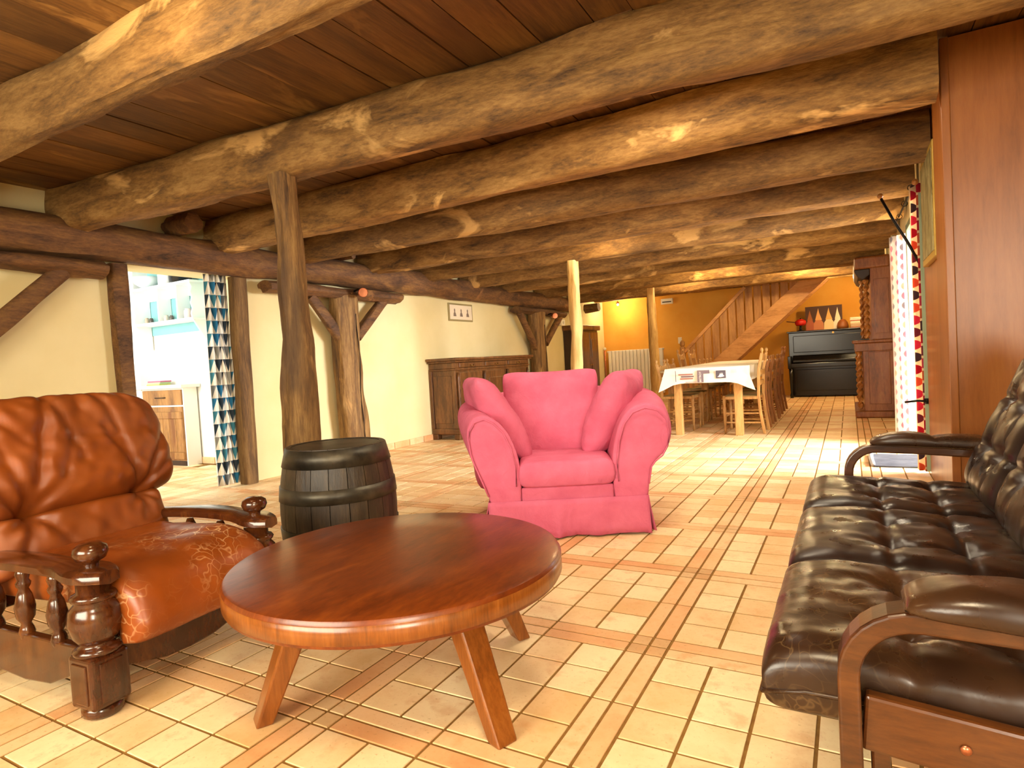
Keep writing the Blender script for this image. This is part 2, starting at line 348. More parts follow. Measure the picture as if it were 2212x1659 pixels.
def puff(path, W, T, res=(28, 28), p=4.0, q=.5, buttons=(), seams=(), wr=.004, seed=0, back=.35, bd=.55, flatten=1.0, radial=0.0, sag=None, rnd=(0, 0, 0), rk=5):
    """cushion around a centre line. path: points; W: full-width vector; T: thickness"""
    P = [Vector(x) for x in path]; W = Vector(W); wn = W.normalized()
    ls = [0]
    for i in range(1, len(P)): ls.append(ls[-1]+(P[i]-P[i-1]).length)
    L = ls[-1]
    def at(s):
        s = max(0, min(L, s)); i = 1
        while i < len(P)-1 and ls[i] < s: i += 1
        t = (s-ls[i-1])/(ls[i]-ls[i-1]); return P[i-1].lerp(P[i], t)
    def samp(s):
        e = L*.06; c = (at(s-e)+at(s)*2+at(s+e))/4; t = (at(s+e*1.0)-at(s-e*1.0)).normalized(); return c if e < s < L-e else at(s), wn.cross(t).normalized()
    nu, nv = res; mb = MB(); top, bot = {}, {}
    for j in range(nv+1):
        for i in range(nu+1):
            # finer sampling towards the rim
            u = math.sin((2*i/nu-1)*PI/2)*.55+(2*i/nu-1)*.45; v = math.sin((2*j/nv-1)*PI/2)*.55+(2*j/nv-1)*.45
            uo = u*(1-rnd[0]*max(0, v)**rk-rnd[1]*max(0, -v)**rk); vo = v*(1-rnd[2]*abs(u)**rk)
            c, n = samp((vo+1)/2*L)
            env = max(0, (1-abs(u)**p)*(1-abs(v)**p))**q
            h = env
            for (bu, bv) in buttons:
                r2 = ((u-bu)*W.length/2)**2+((v-bv)*L/2)**2
                h -= bd*math.exp(-r2/.0016)+bd*.5*math.exp(-r2/.008)
                if radial:
                    rr = math.sqrt(r2); ang = math.atan2((v-bv)*L, (u-bu)*W.length)
                    h += radial*math.sin(ang*7+seed+bu*5)*math.exp(-((rr-.06)/.05)**2)*env
            for (u0, v0, u1, v1, dep, wid) in seams:
                ax, ay = u0*W.length/2, v0*L/2; bx, by = u1*W.length/2, v1*L/2; x, y = u*W.length/2, v*L/2
                dx, dy = bx-ax, by-ay; tt = max(0, min(1, ((x-ax)*dx+(y-ay)*dy)/(dx*dx+dy*dy))); dd = math.hypot(x-ax-tt*dx, y-ay-tt*dy)
                h -= dep*math.exp(-(dd/wid)**2)*env
            x, y = u*W.length/2, v*L/2
            nz = (noise.noise(Vector((x*9, y*9, seed)))+.5*noise.noise(Vector((x*22, y*22, seed+5))))*wr*env
            base = c+W*(uo/2)
            key = (i, j); rim = i in (0, nu) or j in (0, nv)
            mb.v.append(tuple(base+n*(T*(1-back)*max(h, -.2)*flatten+nz))); top[key] = len(mb.v)-1
            if not rim:
                mb.v.append(tuple(base-n*(T*back*env))); bot[key] = len(mb.v)-1
            else: bot[key] = top[key]
    for j in range(nv):
        for i in range(nu):
            mb.f.append((top[i, j], top[i+1, j], top[i+1, j+1], top[i, j+1]))
            q4 = [bot[i, j], bot[i, j+1], bot[i+1, j+1], bot[i+1, j]]; q4 = [x for k, x in enumerate(q4) if x not in q4[:k]]
            if len(q4) >= 3: mb.f.append(tuple(q4))
    return mb
def rim_path(path, W, k=0):
    P = [Vector(x) for x in path]; h = Vector(W)/2
    return [p-h for p in P]+[p+h for p in reversed(P)]+[P[0]-h]
# ================================================================== SETTING
S_, W_ = 0.1553, 0.0650; PM = 4*S_+2*W_; G = .0095
def tile_mesh(name, sx, sy, mat):
    a, b, c = sx/2, sy/2, .0009; z0, z1 = -.009, 0
    v = [(-a, -b, z0), (a, -b, z0), (a, b, z0), (-a, b, z0), (-a, -b, z1-c), (a, -b, z1-c), (a, b, z1-c), (-a, b, z1-c),
         (-a+c, -b+c, z1), (a-c, -b+c, z1), (a-c, b-c, z1), (-a+c, b-c, z1)]
    f = [(0, 1, 5, 4), (1, 2, 6, 5), (2, 3, 7, 6), (3, 0, 4, 7), (4, 5, 9, 8), (5, 6, 10, 9), (6, 7, 11, 10), (7, 4, 8, 11), (8, 9, 10, 11)]
    me = bpy.data.meshes.new(name); me.from_pydata(v, [], f); me.materials.append(mat); return me, v, f
TK = {'t': ('floor_tile', S_-G, S_-G, TILE), 'x': ('border_tile', 2*S_-G, W_-G, STRIP), 'y': ('border_tile', W_-G, 2*S_-G, STRIP), 'i': ('inset_tile', W_-G, W_-G, INSET)}
def u_cells(k):   # cells along one axis for module k: (kind, centre)
    o = k*PM; return [('s', o-W_/2), ('s', o+W_/2)]+[('q', o+W_+S_*(i+.5)) for i in range(4)]
def in_room(x, y):
    if x > -4.37 and y < 11.6 and y > -3.55:
        if y < 1.55: return x < 3.0
        if 3.35 < y < 4.95: return x < 1.5
        return x < 1.13
    return -8.2 < x < -4.42 and .3 < y < 2.45
cells = []
for kx in range(-12, 5):
    for ky in range(-5, 17):
        for (cu, x) in u_cells(kx):
            for (cv, y) in u_cells(ky):
                if cu == 'q' and cv == 'q': k = 't'
                elif cu == 's' and cv == 's': k = 'i'
                else: continue
                if in_room(x, y): cells.append((k, x, y))
        for cu, x in u_cells(kx)[:2]:
            for hy in (0, 1):
                y = ky*PM+W_+S_*(1+2*hy)
                if in_room(x, y): cells.append(('y', x, y))
        for cv, y in u_cells(ky)[:2]:
            for hx in (0, 1):
                x = kx*PM+W_+S_*(1+2*hx)
                if in_room(x, y): cells.append(('x', x, y))
fl = MB().box(-4.7, 3.1, -3.7, 11.9, -.1, -.0035).box(-8.3, -4.7, .2, 2.7, -.1, -.0035)
floor = struct('floor', fl, GROUT)
def vis(c):
    q = project((c[1], c[2], 0))
    if not q or not (-60 < q[0] < 2270 and 0 < q[1] < 1760): return 1e9
    if c[1] > .52 and c[2] < 1.1 and c[2] > -.7 and c[1] > .62: return 1e8+q[2]
    return q[2]
vc = sorted(cells, key=vis)
order = {'floor_tile': 0, 'border_tile': 0, 'inset_tile': 0}
TM = {k: tile_mesh(v[0], *v[1:]) for k, v in TK.items()}
single, rest = [], []
cap = {'floor_tile': 210, 'border_tile': 66, 'inset_tile': 24}
for c in vc:
    nm = TK[c[0]][0]
    if vis(c) < 1e8 and order[nm] < cap[nm]: order[nm] += 1; single.append(c)
    else: rest.append(c)
for k, x, y in single:
    o = bpy.data.objects.new(TK[k][0], TM[k][0]); COL.objects.link(o); o.location = (x, y, 0); o.parent = floor
def joined_tiles(name, keys, mat):
    V, Fc, A = [], [], []
    for k, x, y in rest:
        if k not in keys: continue
        _, v, f = TM[k]; o = len(V); V += [(a+x, b+y, c) for a, b, c in v]; Fc += [tuple(i+o for i in q) for q in f]; r = random.random(); A += [r]*len(v)
    me = bpy.data.meshes.new(name); me.from_pydata(V, [], Fc); me.materials.append(mat)
    at = me.attributes.new('tv', 'FLOAT', 'POINT'); at.data.foreach_set('value', A)
    o = bpy.data.objects.new(name, me); COL.objects.link(o); o.parent = floor; o['kind'] = 'stuff'
joined_tiles('floor_tile_field', 't', TILE); joined_tiles('border_tile_field', 'xy', STRIP); joined_tiles('inset_tile_field', 'i', INSET)
# walls
XL = -4.38
wl = MB().box(XL-.3, XL, -3.6, .70, 0, 2.45).box(XL-.3, XL, 1.87, 11.9, 0, 2.45).box(XL-.3, XL, .70, 1.87, 1.95, 2.45)
struct('wall_left', wl, CREAM)
struct('wall_back', MB().box(-4.68, 1.6, 11.6, 11.9, 0, 2.45), ORANGE)
struct('wall_right', MB().box(1.14, 1.21, 4.95, 11.6, 0, 2.45).box(1.14, 1.21, 3.35, 4.95, 2.08, 2.45).box(1.14, 1.21, 3.22, 3.35, 0, 2.45), CREAM)
struct('wall_near_right', MB().box(3.0, 3.2, -3.6, 2.2, 0, 2.45), CREAM)
struct('wall_front', MB().box(-4.7, 3.2, -3.8, -3.6, 0, .7).box(-4.7, 3.2, -3.8, -3.6, 2.0, 2.45).box(-4.7, -2.35, -3.8, -3.6, .7, 2.0).box(-.05, 1.6, -3.8, -3.6, .7, 2.0).box(2.7, 3.2, -3.8, -3.6, .7, 2.0), CREAM)
struct('wall_partition', MB().box(1.2, 3.2, 2.2, 3.22, 0, 2.45), CREAM)
# wood lined end of the partition beside the french door
struct('trim_1', MB().box(1.125, 1.2, 1.75, 3.3, 0, 2.42), WARD, bevel=.004)
# kitchen shell
struct('wall_kitchen_back', MB().box(-8.4, -4.68, 2.55, 2.75, 0, 2.6), WHITEW)
struct('wall_kitchen_left', MB().box(-8.4, -8.2, -1.2, 2.75, 0, 2.6), WHITEW)
struct('wall_kitchen_front', MB().box(-8.4, -4.68, -1.4, -1.2, 0, 2.6), WHITEW)
struct('ceiling_kitchen', MB().box(-8.4, -4.68, -1.4, 2.75, 2.6, 2.7), WHITEW)
struct('trim_2', MB().box(-7.0, -5.0, 2.535, 2.552, 1.58, 2.6), TEAL)
struct('trim_3', MB().box(-7.35, -7.0, 2.35, 2.55, 0, 2.6), WHITEW)
# skirting tiles on the left wall
bb = struct('baseboard_left', MB().box(XL, XL+.006, 3.3, 9.0, 0, .07).box(-8.2, -4.7, 2.544, 2.55, 0, .07), GROUT)
sk = MB().box(0, .012, -.145, .145, 0, .078)
for i in range(10):
    o = link('skirting_tile', sk, STRIP, bb, bevel=.002); o.location = (XL+.004, 3.45+.3*i, 0)
for i in range(6):
    o = link('skirting_tile', MB().box(-.145, .145, -.012, 0, 0, .078), STRIP, bb, bevel=.002); o.location = (-5.2-.3*i, 2.548, 0)
# ceiling slab and boards
ZC = 2.42
ce = struct('ceiling', MB().box(-4.7, 3.2, -3.7, 11.9, ZC+.035, ZC+.12), plain('dark ceiling void', '2a1a0c', .9))
BEAMS = [(-.575, -.525, .115, 2.135), (.36, .68, .21, 2.11), (1.58, 1.52, .22, 2.11), (2.44, 2.70, .2, 2.12), (3.50, 3.70, .2, 2.12), (4.55, 4.72, .2, 2.12), (5.65, 5.70, .2, 2.12), (6.7, 6.75, .2, 2.12), (8.1, 8.15, .2, 2.12), (9.6, 9.6, .2, 2.12)]
BY = [((a+b)/2-c/2, (a+b)/2+c/2) for a, b, c, d in BEAMS]
segs = [-3.6, -1.6]+[(a+b)/2 for a, b in BY]+[10.8, 11.6]
x = -4.5; boards = []
while x < 2.9:
    w = random.choice((.17, .19, .21, .23, .26)); boards.append((x, x+w)); x += w
def inview(x0, x1, y0, y1):
    return any((lambda q: q and -150 < q[0] < 2360 and -200 < q[1] < 900)(project((x, y, ZC))) for x in (x0, x1) for y in (y0, (y0+y1)/2, y1))
for i, (x0, x1) in enumerate(boards):
    k = random.choice((0, 1)); j = 0 if k == 0 else 1
    st = [segs[0]]+segs[1+k::2]+([segs[-1]] if segs[1+k::2][-1] != segs[-1] else [])
    for a, b in zip(st, st[1:]):
        if not inview(x0, x1, a, b): 
            if a > -1.2 or b < -1.7: pass
        dz = random.uniform(-.004, .004); mb = MB(); n = 5; rings = []
        for t in range(n+1):
            y = (b-a)*(t/n-.5); e = random.uniform(-.002, .002)
            hw = (x1-x0)/2-.003
            rings.append([(-hw+e, y, .03), (hw+e, y, .03), (hw+e, y, dz+random.uniform(-.001, .001)), (-hw+e, y, dz+random.uniform(-.001, .001))])
        mb.loft(rings)
        o = link('plank', mb, PLANK, ce); o.location = ((x0+x1)/2, (a+b)/2, ZC)
# ================================================================== TIMBERS
ords = ['first', 'second', 'third', 'fourth', 'fifth', 'sixth', 'seventh', 'eighth', 'ninth', 'tenth']
extra = ['nearest the camera, cut by the top left corner of the picture', 'resting on the cracked near post behind the barrel', 'with a pale peeled patch right of the near post', 'with flaky pale bark marks midway along',
         'with a small lit spot under it', 'carried by the pale middle post', 'just behind the pale middle post', 'lit from below right of the middle post', 'lit bright orange above the stairs', 'carried by the thin far post']
for i, (a, b) in enumerate(BY):
    ya, yb, w, zb = BEAMS[i]; h = ZC-zb+.01; zc = (ZC+.01+zb)/2
    x1 = 2.9 if i < 2 else (1.03 if i == 2 else 1.11)
    if i == 1: x1 = 2.9
    x0 = -4.34 if i not in (0,) else -4.34
    timber_obj('ceiling_beam', f'rough hewn oak beam, {ords[i]} from the camera across the ceiling, {extra[i]}', 'beam',
               (x0, ya, zc), (x1, ya+(yb-ya)*(x1+3.5)/4.5, zc), w, h, BEAM, 'rough oak beams across the ceiling', seed=i+1, amp=.013, rings=70, sq=8, n=32)
timber_obj('ceiling_beam', 'last dark straight beam along the orange back wall above the stairs', 'beam', (-4.3, 10.9, 2.31), (1.12, 10.9, 2.31), .2, .2, BEAM, 'rough oak beams across the ceiling', seed=33, amp=.012, rings=30)
# long beam along the left wall
timber_obj('wall_beam', 'long dark oak beam running along the left wall over the kitchen doorway', 'beam', (-4.26, -3.5, 2.075), (-4.26, 9.6, 2.075), .24, .27, BEAMY, seed=5, amp=.018, rings=90, sq=4)
# beam stub ends between the joists
for i, (y, sz) in enumerate(((1.18, .17), (3.02, .15))):
    timber_obj('beam_stub', ['round dark log end on the wall beam left of the near post', 'round dark log end on the wall beam above the copper lamp'][i], 'log end', (-4.34, y, 2.29), (-4.02, y, 2.29), sz, sz, BEAMY, 'log ends on the wall beam', seed=40+i, amp=.01, rings=6, sq=2)
# doorway posts
timber_obj('door_post', 'square dark timber post on the left side of the kitchen doorway', 'post', (-4.33, .72, 0), (-4.33, .71, 1.935), .12, .12, BEAMY, seed=11, amp=.006, sq=7)
timber_obj('door_post', 'square grey-brown timber post between kitchen curtain and white wall', 'post', (-4.35, 1.775, 0), (-4.35, 1.79, 1.935), .14, .14, POST, seed=12, amp=.006, sq=7)
# corbels with braces and posts against the left wall
def wall_post(y, label, y0, y1, brace, seed, post=True, w=.34):
    t = thing('braced_post', label, 'post', (-4.24, y, 0))
    if post:
        mb = MB(); prof = [(0, .05, .40), (.3, .04, .38), (.7, .0, .34), (1.2, -.02, .33), (1.6, -.02, .36), (1.86, 0, .40)]; rings = []
        for k in range(24):
            z = 1.86*k/23
            for a, b in zip(prof, prof[1:]):
                if a[0] <= z <= b[0]+1e-6: f = (z-a[0])/(b[0]-a[0]); cx, ww = a[1]+(b[1]-a[1])*f, (a[2]+(b[2]-a[2])*f)*w/.36; break
            ring = []
            for q in range(20):
                th = 2*PI*q/20; c, s = math.cos(th), math.sin(th); rr = (abs(c)**3+abs(s)**3)**(-1/3)
                nn = noise.noise(Vector((z*3, c*2+seed, s*2)))*.02
                ring.append((s*(rr*.11+nn), cx+c*(rr*ww/2+nn), z))
            rings.append(ring)
        o = link('post', mb.loft(rings), POST, t, smooth=True); smooth_by_angle(o, 50)
        link('crack', MB().tube([(.118, cx+.05+.012*math.sin(k*1.3), .1+k*.17) for k in range(10)], .006, 5), plain('dark crack', '1c1008', .9), t)
    o = link('corbel', timber((.02, y0-y, 1.862), (.02, y1-y, 1.862), .2, .115, seed=seed, amp=.012, rings=24, sq=3.5, taper=(1, 1)), BEAMY, t, smooth=True); smooth_by_angle(o, 50)
    for (a, b) in brace:
        o = link('brace', timber((.02, a[0]-y, a[1]), (.02, b[0]-y, b[1]), .09, .12, seed=seed+a[0], amp=.006, rings=10, sq=5), BEAMY, t, smooth=True); smooth_by_angle(o, 50)
    return t
wall_post(3.06, 'broad cracked wall post with two braces behind the barrel', 2.0, 3.95, [((2.55, 1.8), (2.95, 1.35)), ((3.75, 1.88), (3.2, 1.38))], 3)
wall_post(7.85, 'curved wall post with two braces right of the sideboard', 7.0, 8.95, [((7.12, 1.86), (7.7, 1.2)), ((8.8, 1.82), (8.1, 1.3))], 8, w=.42)
wall_post(-.6, 'corbel with slanting brace left of the kitchen doorway', -1.6, .55, [((.28, 1.83), (-.55, 1.02))], 9, post=False)
# freestanding posts
def free_post(label, x, y, prof, mat, seed, zt=2.13, crack=True):
    t = thing('timber_post', label, 'post', (x, y, 0)); rings = []; N = 40
    for k in range(N):
        z = zt*k/(N-1)
        for a, b in zip(prof, prof[1:]):
            if a[0] <= z <= b[0]+1e-6: f = (z-a[0])/(b[0]-a[0]); cx, ww = a[1]+(b[1]-a[1])*f, a[2]+(b[2]-a[2])*f; break
        ring = []
        for q in range(22):
            th = 2*PI*q/22; c, s = math.cos(th), math.sin(th)
            nn = noise.noise(Vector((z*3.2, c*1.5+seed, s*1.5)))*.016+noise.noise(Vector((z*9, c*4+seed, s*4)))*.005
            rr = (abs(c)**2.1+abs(s)**2.1)**(-1/2.1)
            if crack and z > .75 and abs(th-4.45) < .16: nn -= .02
            ring.append((cx+c*(ww/2*rr+nn), s*(ww/2*rr+nn), z))
        rings.append(ring)
    o = link('trunk', MB().loft(rings), mat, t, smooth=True); smooth_by_angle(o, 60)
    return t
free_post('cracked round oak post standing behind the barrel', -2.13, .46, [(0, .02, .205), (.55, -.01, .205), (.95, .0, .20), (1.2, .02, .165), (1.5, 0, .16), (1.9, 0, .13), (2.13, -.02, .15)], POST, 2)
free_post('pale knotty post behind the pink armchair', -2.14, 4.6, [(0, .0, .15), (.7, -.02, .145), (1.3, .01, .13), (1.8, 0, .14), (2.13, 0, .125)], POSTL, 4, crack=False)
free_post('thin pale far post left of the dining table', -2.37, 8.6, [(0, .02, .2), (.7, .01, .17), (1.5, 0, .15), (2.13, 0, .13)], POSTL, 6, zt=2.2, crack=False)
# ================================================================== RIGHT SIDE: wardrobe, picture, french door
wr = thing('wardrobe', 'tall reddish wooden wardrobe side reaching the ceiling behind the dark sofa', 'wardrobe', (1.05, 1.57, 0))
link('side_panel', MB().box(.035, 1.9, 0, .03, 0, 2.40), WARD, wr, bevel=.002)
link('edge_strip', MB().box(0, .035, -.012, .04, 0, 2.40), WARD, wr, bevel=.004)['label'] = 'lighter edge strip'
link('carcass', MB().box(.03, 1.9, .04, .6, 0, 2.40), WARD, wr)
pc = thing('picture', 'narrow gold-edged painting on the wooden wall beside the french door', 'picture', (1.124, 2.7, 1.82))
link('frame', MB().box(-.03, 0, -.33, .33, -.34, .34), plain('gilded frame', 'b0903c', .4, .3), pc, bevel=.004)
pm = Mat('greenish painting', .5); pm.base(pm.ramp(pm.noise(pm.coord(scale=(1, 3, 1)), 7, 5, .6, 1), [(.3, '3e2c18'), (.45, '7c7448'), (.6, 'a09a70'), (.75, '6c3c1c')]))
link('canvas', MB().box(-.034, -.029, -.29, .29, -.3, .3), pm.m, pc)
# french door
dr = MB().box(1.14, 1.2, 3.35, 3.41, 0, 2.08).box(1.14, 1.2, 4.89, 4.95, 0, 2.08).box(1.14, 1.2, 3.35, 4.95, 2.02, 2.08)
GREEN = plain('grey-green door paint', '8c9c80', .5)
struct('door_1', dr, GREEN, bevel=.004)
leaf = thing('french_door_leaf', 'grey-green french door leaf standing open, seen edge-on', 'door', (1.15, 3.36, 0), 0)
link('stile', MB().box(-.045, .0, -.02, .02, .02, 2.05), GREEN, leaf, bevel=.006)
link('gasket', MB().box(.002, .022, -.018, .018, .02, 2.05), plain('dark wooden door edge', '4c3420', .5), leaf)
hd = link('handle', MB().tube([(-.02, -.03, .54), (-.09, -.035, .545), (-.17, -.03, .535)], .008, 8).lathe([(.012, 0), (.02, .02), (.012, .04)], (-.03, -.02, .52), 10), IRON, leaf, smooth=True)
hd['label'] = 'black lever handle'
link('crossbar', MB().box(-.05, .0, -.024, -.018, .525, .56), IRON, leaf)
def curtain(name, label, p0, p1, z0, z1, folds, amp, mat, su, sv, group=None, nu=70, nv=24, thick=0, gap=0):
    mb = MB(); p0, p1 = Vector((*p0, 0)), Vector((*p1, 0)); d = (p1-p0); L = d.length; d.normalize(); n = Vector((-d.y, d.x, 0))
    for j in range(nv+1):
        z = z0+(z1-z0)*j/nv; f = 1-.25*(j/nv)
        for i in range(nu+1):
            t = i/nu; w = amp*f*math.sin(t*folds*2*PI+.25*math.sin(z*2))+amp*.3*math.sin(t*folds*5.1+z)
            p = p0+d*(L*t*(1+.02*math.sin(z*3)))+n*w
            mb.v.append((p.x, p.y, z)); mb.uv[len(mb.v)-1] = (t*su, z*sv)
    for j in range(nv):
        for i in range(nu):
            a = j*(nu+1)+i; mb.f.append((a, a+1, a+nu+2, a+nu+1))
    o = link(name, mb, mat, smooth=True); s = o.modifiers.new('s', 'SOLIDIFY'); s.thickness = .003
    return tag(o, label, 'curtain', group)
curtain('kitchen_curtain', 'white curtain with blue and grey triangles at the kitchen doorway', (-4.42, 1.50), (-4.42, 1.735), .02, 1.96, 4.5, .022, TRI, 7.0, 8.5)
dotg = None
curtain('dotted_curtain', 'dotted curtain with daylight glare painted into its colours at the far side of the french door', (1.0, 4.93), (1.13, 4.78), .03, 1.98, 3, .015, DOT_GLARE, 3.2, 11, dotg)
curtain('dotted_curtain', 'near red dotted curtain hanging beside the grey-green door edge', (1.055, 3.42), (1.135, 3.335), .02, 2.12, 2.5, .018, DOT, 2, 11, dotg)
rd = thing('curtain_rod', 'black iron curtain rod with wooden ball above the near dotted curtain', 'curtain rod', (1.09, 3.36, 2.13))
link('rod', MB().tube([(0, 0, 0), (-.01, .8, 0), (-.02, 1.56, 0)], .009, 8), IRON, rd)
def ball(r, c=(0, 0, 0), n=14, m=8): return MB().lathe([(r*math.sin(PI*i/m), -r*math.cos(PI*i/m)) for i in range(m+1)], c, n)
BALLW = wood('turned wooden ball', '7a4a1c', 'a0682c', 'b88040', (1, 1, 1), 4, .3)
link('finial', ball(.022, (0, -.02, 0)), BALLW, rd, smooth=True)
for k in range(3):
    link('ring', MB().tube([(-.016+.022*math.cos(a*PI/6), .1+.6*k, -.01+.022*math.sin(a*PI/6)) for a in range(13)], .003, 5), IRON, rd)
pk = thing('iron_pole', 'slanting black iron pole with wooden ball in front of the dotted curtains', 'pole', (.88, 3.4, 2.06))
link('shaft', MB().tube([(0, 0, 0), (.07, -.02, -.17), (.16, -.03, -.36), (.25, -.04, -.58)], .0095, 8), IRON, pk, smooth=True)
link('finial', ball(.021, (-.005, 0, .02)), BALLW, pk, smooth=True)
mat_ = thing('doormat', 'dark grey mat on the floor by the french door', 'mat', (.95, 3.88, 0))
link('mat', MB().box(-.17, .17, -.3, .3, .0, .012), fabric('grey mat', '55555a', '3c3c42'), mat_, bevel=.003)
link('rolled_edge', MB().tube([(-.18, -.28, .02), (-.185, 0, .022), (-.18, .28, .02)], .018, 8), plain('pale mat edge', 'a8a8aa', .3), mat_, smooth=True)
# terrace outside
struct('terrace', MB().box(1.5, 9, -2, 9, -.12, -.02), WHITEW)
# ================================================================== COFFEE TABLE
ct = thing('coffee_table', 'round varnished wooden coffee table with splayed legs in the foreground', 'table', (-.665, -.49, 0))
R_ = .525
top = MB().lathe([(R_-.02, .328), (R_-.004, .334), (R_, .345), (R_, .392), (R_-.006, .402), (R_-.016, .405), (.3, .405), (.0, .405)], (0, 0, 0), 96)
o = link('tabletop', top, COFFEE, ct); smooth_by_angle(o, 40)
link('apron_edge', MB().lathe([(R_-.002, .342), (R_+.0015, .344), (R_+.0015, .39), (R_-.002, .392)], (0, 0, 0), 96), COFFEEL, ct, smooth=True)
for a, r0, r1 in ((240, .30, .44), (339, .33, .50), (60, .30, .44), (155, .30, .46)):
    a = math.radians(a); d = Vector((math.cos(a), math.sin(a), 0)); p0 = d*r1; p1 = d*r0+Vector((0, 0, .33))
    m = MB(); t = Vector((-d.y, d.x, 0)); rings = []
    for k in range(6):
        f = k/5; c = p0.lerp(p1, f); w, h = .066+.016*f, .048+.03*f
        rings.append([c-t*w/2-d*h/2, c+t*w/2-d*h/2, c+t*w/2+d*h/2, c-t*w/2+d*h/2])
    link('leg', m.loft(rings), COFFEEL, ct, bevel=.006, seg=2)
# ================================================================== BARREL
br = thing('barrel', 'dark old wooden barrel with iron hoops behind the coffee table', 'barrel', (-1.65, .24, 0))
HB = .64
def br_r(z): return .285-.045*((z/HB-.5)*2)**2
NS = 20
for k in range(NS):
    a0, a1 = 2*PI*k/NS+.006, 2*PI*(k+1)/NS-.006; mb = MB(); rings = []
    for j in range(9):
        z = HB*j/8; r = br_r(z); q = []
        for a in (a0, (a0*2+a1)/3, (a0+a1*2)/3, a1): q.append((r*math.cos(a), r*math.sin(a), z))
        for a in (a1, a0): q.append(((r-.022)*math.cos(a), (r-.022)*math.sin(a), z))
        rings.append(q)
    o = link('stave', mb.loft(rings), BARREL, br, smooth=True); smooth_by_angle(o, 30)
for z0, z1 in ((.0, .075), (.19, .255), (.385, .455), (.55, .637)):
    if z0 in (.0,): z0 = .004
    link('hoop', MB().lathe([(br_r(z0)-.004, z0), (br_r(z0)+.005, z0+.001), (br_r(z1)+.005, z1-.001), (br_r(z1)-.004, z1)], (0, 0, 0), 48), HOOP, br, smooth=True)
link('head', MB().lathe([(.225, .585), (.225, .60), (0, .60)], (0, 0, 0), 40), BARREL, br)
# ================================================================== PINK ARMCHAIR
AX = Vector((.89, .455, 0)).normalized(); rz = math.atan2(AX.y, AX.x)
pa = thing('armchair', 'wide pink fabric armchair with scroll arms and skirted cover', 'armchair', (-.77, 1.095, 0), rz)
ARM = [(.26, .12), (.26, .30), (.255, .42), (.275, .54), (.31, .64), (.37, .71), (.45, .735), (.53, .715), (.585, .66), (.60, .58), (.585, .50), (.55, .445), (.505, .415), (.475, .38), (.455, .28), (.445, .12)]
ARM_L = [(.26, .12), (.26, .30), (.255, .42), (.285, .54), (.33, .63), (.39, .69), (.45, .715), (.51, .70), (.545, .65), (.555, .58), (.545, .50), (.525, .44), (.50, .38), (.475, .32), (.445, .25), (.42, .12)]
def arm(sign):
    mb = MB(); rings = []
    for y, sx, dz, sc in ((.0, 0, 0, .97), (.015, 0, 0, 1.0), (.06, .01, 0, 1.015), (.2, .04, .02, 1.02), (.4, .07, .06, 1.03), (.6, .05, .09, 1.02), (.78, -.01, .09, .99), (.86, -.07, .08, .9)):
        ring = []; sx = sx*(1 if sign > 0 else 2.0)
        for (x, z) in (ARM if sign > 0 else ARM_L):
            k = max(0, (z-.3)/.44); xx = (x-.42)*sc+.42+sx*k; zz = z if z < .3 else .3+(z-.3)*(1+dz*1.6)*sc
            ring.append((sign*xx, y, zz))
        rings.append(ring)
    return mb.loft(rings)
for s in (1, -1):
    a = link('arm', arm(s), PINK, pa, sub=2)
    # welt seam on the arm front
    pts = [(s*((x-.425)*.86+.428), -.006, .3+(z-.3)*.93 if z > .3 else z) for x, z in (ARM if s > 0 else ARM_L)[1:15]]
    link('welt', MB().tube(pts, .0045, 6), PINK, a, smooth=True)
mb = MB(); rings = []
for i in range(13):   # curved back, lofted left to right
    t = i/12*2-1; x = t*.60; yb = .90-.16*abs(t)**3; zt = .82-.05*abs(t)**2.5; th = .20
    prof = [(yb-th, .14), (yb-th-.015, .45), (yb-th+.01, .66), (yb-th+.05, zt-.05), (yb-.09, zt), (yb-.02, zt-.015), (yb+.035, zt-.08), (yb+.03, zt-.15), (yb-.0, zt-.22), (yb-.02, .4), (yb-.03, .14)]
    rings.append([(x, y, z) for y, z in prof])
link('backrest', mb.loft(rings), PINK, pa, sub=2)
link('base', MB().box(-.44, .44, .03, .82, .12, .27), PINK, pa, bevel=.03, seg=4)
link('front_panel', MB().box(-.26, .26, .012, .06, .17, .285), PINK, pa, bevel=.012, seg=3)
# skirt with soft pleats and open corners
def skirt(pts, zt, zb, seed, flare=.02):
    mb = MB(); n = 44; P0, P1 = Vector(pts[0]), Vector(pts[1]); d = P1-P0; nn = Vector((d.y, -d.x, 0)).normalized()
    for j in range(7):
        f = j/6
        for i in range(n+1):
            t = i/n; w = noise.noise(Vector((t*d.length*9, seed, 0)))*.045+.5*noise.noise(Vector((t*d.length*22, seed, 2)))*.03
            e = .022*math.exp(-((min(t, 1-t))*d.length/.03)**2)
            p = P0+d*t+nn*((flare+w*1.2+e)*f**1.2); mb.v.append((p.x, p.y, zt+(zb-zt)*f+(.008*noise.noise(Vector((t*5, seed, 4))) if j == 6 else 0)))
    for j in range(6):
        for i in range(n): a = j*(n+1)+i; mb.f.append((a, a+1, a+n+2, a+n+1))
    return mb
for k, pts in enumerate((((-.45, .0, 0), (.45, .0, 0)), ((.45, .0, 0), (.45, .88, 0)), ((-.45, .88, 0), (-.45, .0, 0)), ((.45, .88, 0), (-.45, .88, 0)))):
    o = link('skirt', skirt(pts, .215, .012, k*3.3), PINK, pa, smooth=True); s = o.modifiers.new('s', 'SOLIDIFY'); s.thickness = .005
link('seat_cushion', puff([(0, -.015, .355), (0, .2, .36), (0, .62, .35)], (.54, 0, 0), .165, (36, 36), p=10, q=.27, back=.5, wr=.006, seed=3, seams=((-.95, -.80, .95, -.80, .04, .02),)), PINK, pa, smooth=True)
